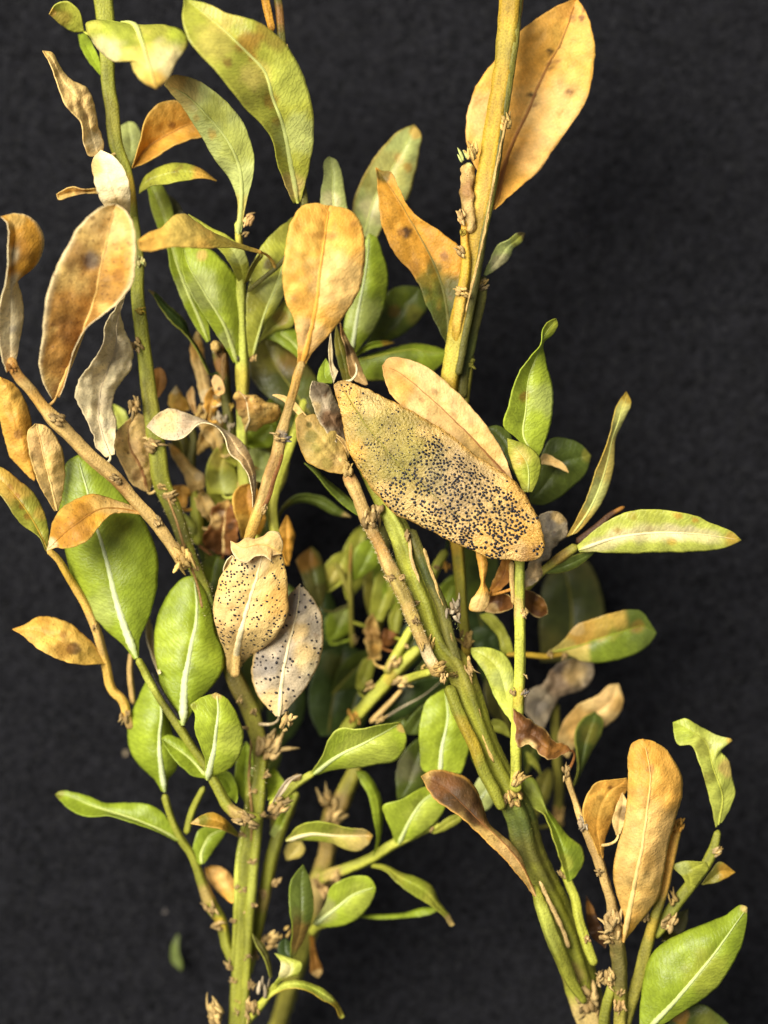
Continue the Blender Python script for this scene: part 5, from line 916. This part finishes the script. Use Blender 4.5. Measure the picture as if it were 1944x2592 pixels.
leaf('k', '930,810 990,815 1060,850 1200,900 1240,930 1280,1010 1340,1090 1360,1130', '920,825 1000,850 1060,910 1170,990 1250,1040 1310,1090 1350,1140 1360,1130', None, (440, 440, 420), (-20, 15), 'ygreen', [(1340, 1110, 40, 'tan', .8), (1150, 930, 80, 'green', .5)])
leaf('k', '850,1085 950,1080 1100,1070 1220,1040 1290,1050', '850,1095 980,1105 1120,1095 1230,1080 1290,1050', None, (400, 390), (-10, 5), 'green', edge='dkgreen', rimw=.3)
leaf('k', '330,1540 400,1480 470,1430 550,1430 640,1460 700,1500 750,1560 780,1620', '350,1550 430,1490 500,1470 580,1480 660,1530 730,1570 765,1630 780,1620', None, (500, 520, 520, 490), (-15, 15), 'lime', [(740, 1580, 50, 'ystem', .7), (600, 1470, 80, 'bright', .5)], edge='ystem', rimw=.15, label='narrow arched yellow-green leaf')
leaf('k', '385,1480 430,1400 440,1330 410,1285', '400,1470 470,1410 540,1390 555,1340 490,1310 410,1285', None, (500, 520, 510), (5, -10), 'lime', [(460, 1370, 50, 'cream', .6)])
leaf('k', '385,1420 360,1330 300,1220 290,1180', '395,1410 385,1330 350,1240 290,1180', None, (500, 490), (5, -10), 'dkolive', edge='ygreen', rimw=.2)
leaf('k', '490,1310 430,1290 440,1220 470,1205', '495,1300 495,1230 470,1205', None, (470, 460), (5, -5), 'deep')
leaf('k', '590,1170 600,1290 610,1400 640,1415', '610,1170 630,1290 660,1390 640,1415', None, (380, 360), (5, -5), 'rust', [(640, 1400, 40, 'tan', .7)], mat='dead')
leaf('k', '470,790 460,740 480,700 550,690', '480,790 550,770 570,730 550,690', None, (380, 370), (5, -5), 'yellow')
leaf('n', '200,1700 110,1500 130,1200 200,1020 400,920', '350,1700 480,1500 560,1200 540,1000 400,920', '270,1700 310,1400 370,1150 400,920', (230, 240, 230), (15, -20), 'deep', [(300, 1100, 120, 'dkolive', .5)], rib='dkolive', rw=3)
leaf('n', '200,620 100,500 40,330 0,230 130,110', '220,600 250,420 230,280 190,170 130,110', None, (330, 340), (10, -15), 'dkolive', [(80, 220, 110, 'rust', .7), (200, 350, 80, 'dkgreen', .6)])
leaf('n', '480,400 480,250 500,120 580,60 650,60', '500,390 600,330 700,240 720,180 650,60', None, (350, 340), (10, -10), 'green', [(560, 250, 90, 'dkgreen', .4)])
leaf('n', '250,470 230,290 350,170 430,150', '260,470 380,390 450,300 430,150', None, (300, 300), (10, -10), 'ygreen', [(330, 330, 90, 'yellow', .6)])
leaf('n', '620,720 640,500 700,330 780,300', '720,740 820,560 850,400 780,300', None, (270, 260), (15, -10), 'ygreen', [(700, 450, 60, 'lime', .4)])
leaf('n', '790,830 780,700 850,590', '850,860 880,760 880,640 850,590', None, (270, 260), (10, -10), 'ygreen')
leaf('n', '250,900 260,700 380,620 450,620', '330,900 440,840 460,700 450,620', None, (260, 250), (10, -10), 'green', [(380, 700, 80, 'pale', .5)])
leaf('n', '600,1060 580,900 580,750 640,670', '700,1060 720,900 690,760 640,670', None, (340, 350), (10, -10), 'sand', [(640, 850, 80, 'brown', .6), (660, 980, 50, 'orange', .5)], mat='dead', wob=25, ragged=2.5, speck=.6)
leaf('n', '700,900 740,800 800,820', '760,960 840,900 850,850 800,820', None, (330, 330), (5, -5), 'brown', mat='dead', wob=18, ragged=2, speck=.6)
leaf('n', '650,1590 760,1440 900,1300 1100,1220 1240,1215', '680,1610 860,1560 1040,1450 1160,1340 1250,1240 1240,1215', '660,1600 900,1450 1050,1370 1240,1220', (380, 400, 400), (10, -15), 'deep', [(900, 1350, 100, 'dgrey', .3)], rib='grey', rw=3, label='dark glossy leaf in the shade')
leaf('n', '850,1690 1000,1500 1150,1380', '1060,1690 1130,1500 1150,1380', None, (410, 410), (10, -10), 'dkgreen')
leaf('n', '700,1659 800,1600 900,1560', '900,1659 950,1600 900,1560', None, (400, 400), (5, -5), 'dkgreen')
leaf('n', '1180,660 1170,500 1250,410 1340,400', '1260,680 1350,560 1370,450 1340,400', None, (310, 300), (10, -10), 'green', rib='ygreen', rw=2)
leaf('n', '500,1300 520,1150 580,1050 640,1040', '560,1320 640,1200 660,1100 640,1040', None, (280, 280), (5, -5), 'ygreen')
leaf('i', '230,520 230,460 300,440 360,470', '250,580 340,600 390,540 360,470', None, (220, 220), (5, -5), 'deep')
leaf('i', '60,300 40,220 80,150 150,120', '100,330 160,280 190,200 150,120', None, (300, 300), (5, -5), 'green')
leaf('i', '560,1260 550,1190 600,1230 640,1330', '590,1270 640,1330', None, (330, 330), (4, 4), 'ygreen')
stem('i', '740,1650,28 745,1400,28 730,1150,28 720,900,28', (200, 260, 300), c='olive', name='twig', speck=.6)
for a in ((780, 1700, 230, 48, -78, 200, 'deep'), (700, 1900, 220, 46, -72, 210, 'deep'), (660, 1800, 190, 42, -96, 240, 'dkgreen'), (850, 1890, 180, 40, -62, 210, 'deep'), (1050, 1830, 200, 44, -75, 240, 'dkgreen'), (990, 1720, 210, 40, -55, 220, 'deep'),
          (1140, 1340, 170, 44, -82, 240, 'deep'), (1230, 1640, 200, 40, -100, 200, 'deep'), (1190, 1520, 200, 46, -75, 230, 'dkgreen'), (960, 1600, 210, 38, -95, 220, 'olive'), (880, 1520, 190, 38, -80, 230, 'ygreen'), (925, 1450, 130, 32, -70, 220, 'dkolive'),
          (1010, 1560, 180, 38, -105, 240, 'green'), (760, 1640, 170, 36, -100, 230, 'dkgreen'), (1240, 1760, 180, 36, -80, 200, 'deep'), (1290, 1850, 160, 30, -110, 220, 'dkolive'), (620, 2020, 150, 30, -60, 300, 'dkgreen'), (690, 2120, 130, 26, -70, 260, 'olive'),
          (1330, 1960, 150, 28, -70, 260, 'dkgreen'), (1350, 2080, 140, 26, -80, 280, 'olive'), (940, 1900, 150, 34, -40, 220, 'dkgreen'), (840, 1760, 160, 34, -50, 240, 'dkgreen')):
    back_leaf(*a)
scales('n', 870, 1240, 470, 110, 180, 8, c=('scale', 'tan')); scales('n', 830, 1090, 440, 100, 110, 7, c=('tan', 'scaled')); scales('n', 480, 1530, 420, 120, 260, 6, c=('orange', 'scaled'), spread=.5); scales('n', 600, 1290, 400, 80, 150, 6, c=('tan', 'scaled')); scales('n', 940, 940, 450, 70, 290, 4, c=('tan', 'scaled'), core=False); scales('n', 1060, 1130, 500, 60, 160, 3, c=('cream', 'scale'), core=False)
scales('n', 720, 1540, 430, 70, 320, 5, c=('tan', 'scaled')); scales('n', 500, 890, 330, 70, 290, 3, c=('tan', 'rust'), core=False); scales('n', 1170, 290, 440, 50, 160, 4); scales('n', 1270, 260, 430, 60, 280, 4, c=('orange', 'amber'))
scales('k', 690, 460, 360, 90, 230, 7, c=('tan', 'scaled')); scales('k', 730, 540, 360, 90, 300, 7, c=('tan', 'scaled')); scales('k', 650, 890, 390, 90, 240, 8, c=('pinktan', 'scaled')); scales('k', 740, 860, 390, 60, 300, 6, c=('tan', 'scaled')); scales('k', 400, 1210, 400, 90, 340, 7, c=('tan', 'scaled')); scales('k', 470, 1180, 410, 60, 330, 3, c=('cream', 'scale'), core=False)
scales('k', 350, 1480, 500, 70, 290, 4, c=('grey', 'scale'), core=False, length=1.7, spread=.2); scales('k', 290, 1560, 500, 70, 260, 6); scales('k', 530, 350, 540, 40, 330, 4); scales('i', 740, 1550, 320, 90, 270, 8, c=('sand', 'scaled')); scales('k', 1240, 610, 460, 36, 300, 4); scales('k', 440, 480, 550, 80, 300, 7, c=('scale', 'scaled'))

# ================================================================ bits lying loose on the cloth
def scrap(label, tile, Ls, Rs, c, name, cat):
    global CUR
    P = pts(tile, Ls)
    e = sprig(label, (P[0][0], P[0][1], 0), name=name, cat=cat)
    ob = leaf(tile, Ls, Rs, None, (4, 10, 14), (2, 4), c, wob=2, th=3, nv=16, nu=3, bulge=2, name=name)
    ob.parent = None
    ob.location = tuple(ob['_o']); ob['label'] = label; ob['category'] = cat
    bpy.data.objects.remove(e); CUR = None
scrap('tiny green leaf shred lying alone on the black cloth', 'u', '765,1270 738,1330 745,1395 785,1430', '775,1275 774,1345 788,1395 785,1430', 'dkgreen', 'leaf_shred', 'leaf scrap')
def lint(label, u, v, r, c):
    SEED[0] += 1
    rnd = random.Random(SEED[0]); o = world_pt(np.array([u, v, 3.0])); V = []; F = []; C = []; U = []
    for _ in range(9):
        a = rnd.uniform(0, 6.28); b = rnd.uniform(-1, 1); x = rnd.uniform(-.5, .5) * r; y = rnd.uniform(-.5, .5) * r
        base = len(V)
        for s in range(5):
            t = s / 4 - .5; an = a + b * t * 2
            p = o + np.array([x + math.cos(an) * t * r * 1.6, y + math.sin(an) * t * r * 1.6, 2 + r * .3 * (1 - 4 * t * t)]) * PX
            w = np.array([-math.sin(an), math.cos(an), 0]) * r * .09 * PX
            V += [p - w, p + w, p + np.array([0, 0, r * .1 * PX])]
        for s in range(4):
            for q in range(3): F.append((base+s*3+q, base+s*3+(q+1) % 3, base+s*3+3+(q+1) % 3, base+s*3+3+q))
        C += [tuple(PAL[c]) + (0,)] * 15
    U = [(v_[0] / PX / 100, v_[1] / PX / 100) for v_ in V]
    ob = mesh_obj('lint_speck', np.array(V), F, MAT['scale'], None, o, np.array(C), np.array(U))
    ob['label'] = label; ob['category'] = 'lint'
lint('pale speck of lint on the black cloth beside the narrow green leaf', 317, 1907, 9, 'grey')
lint('faint lint thread on the black cloth below the loose leaf shred', 418, 2306, 8, 'dgrey')

for o in bpy.data.objects:
    if '_o' in o: del o['_o']
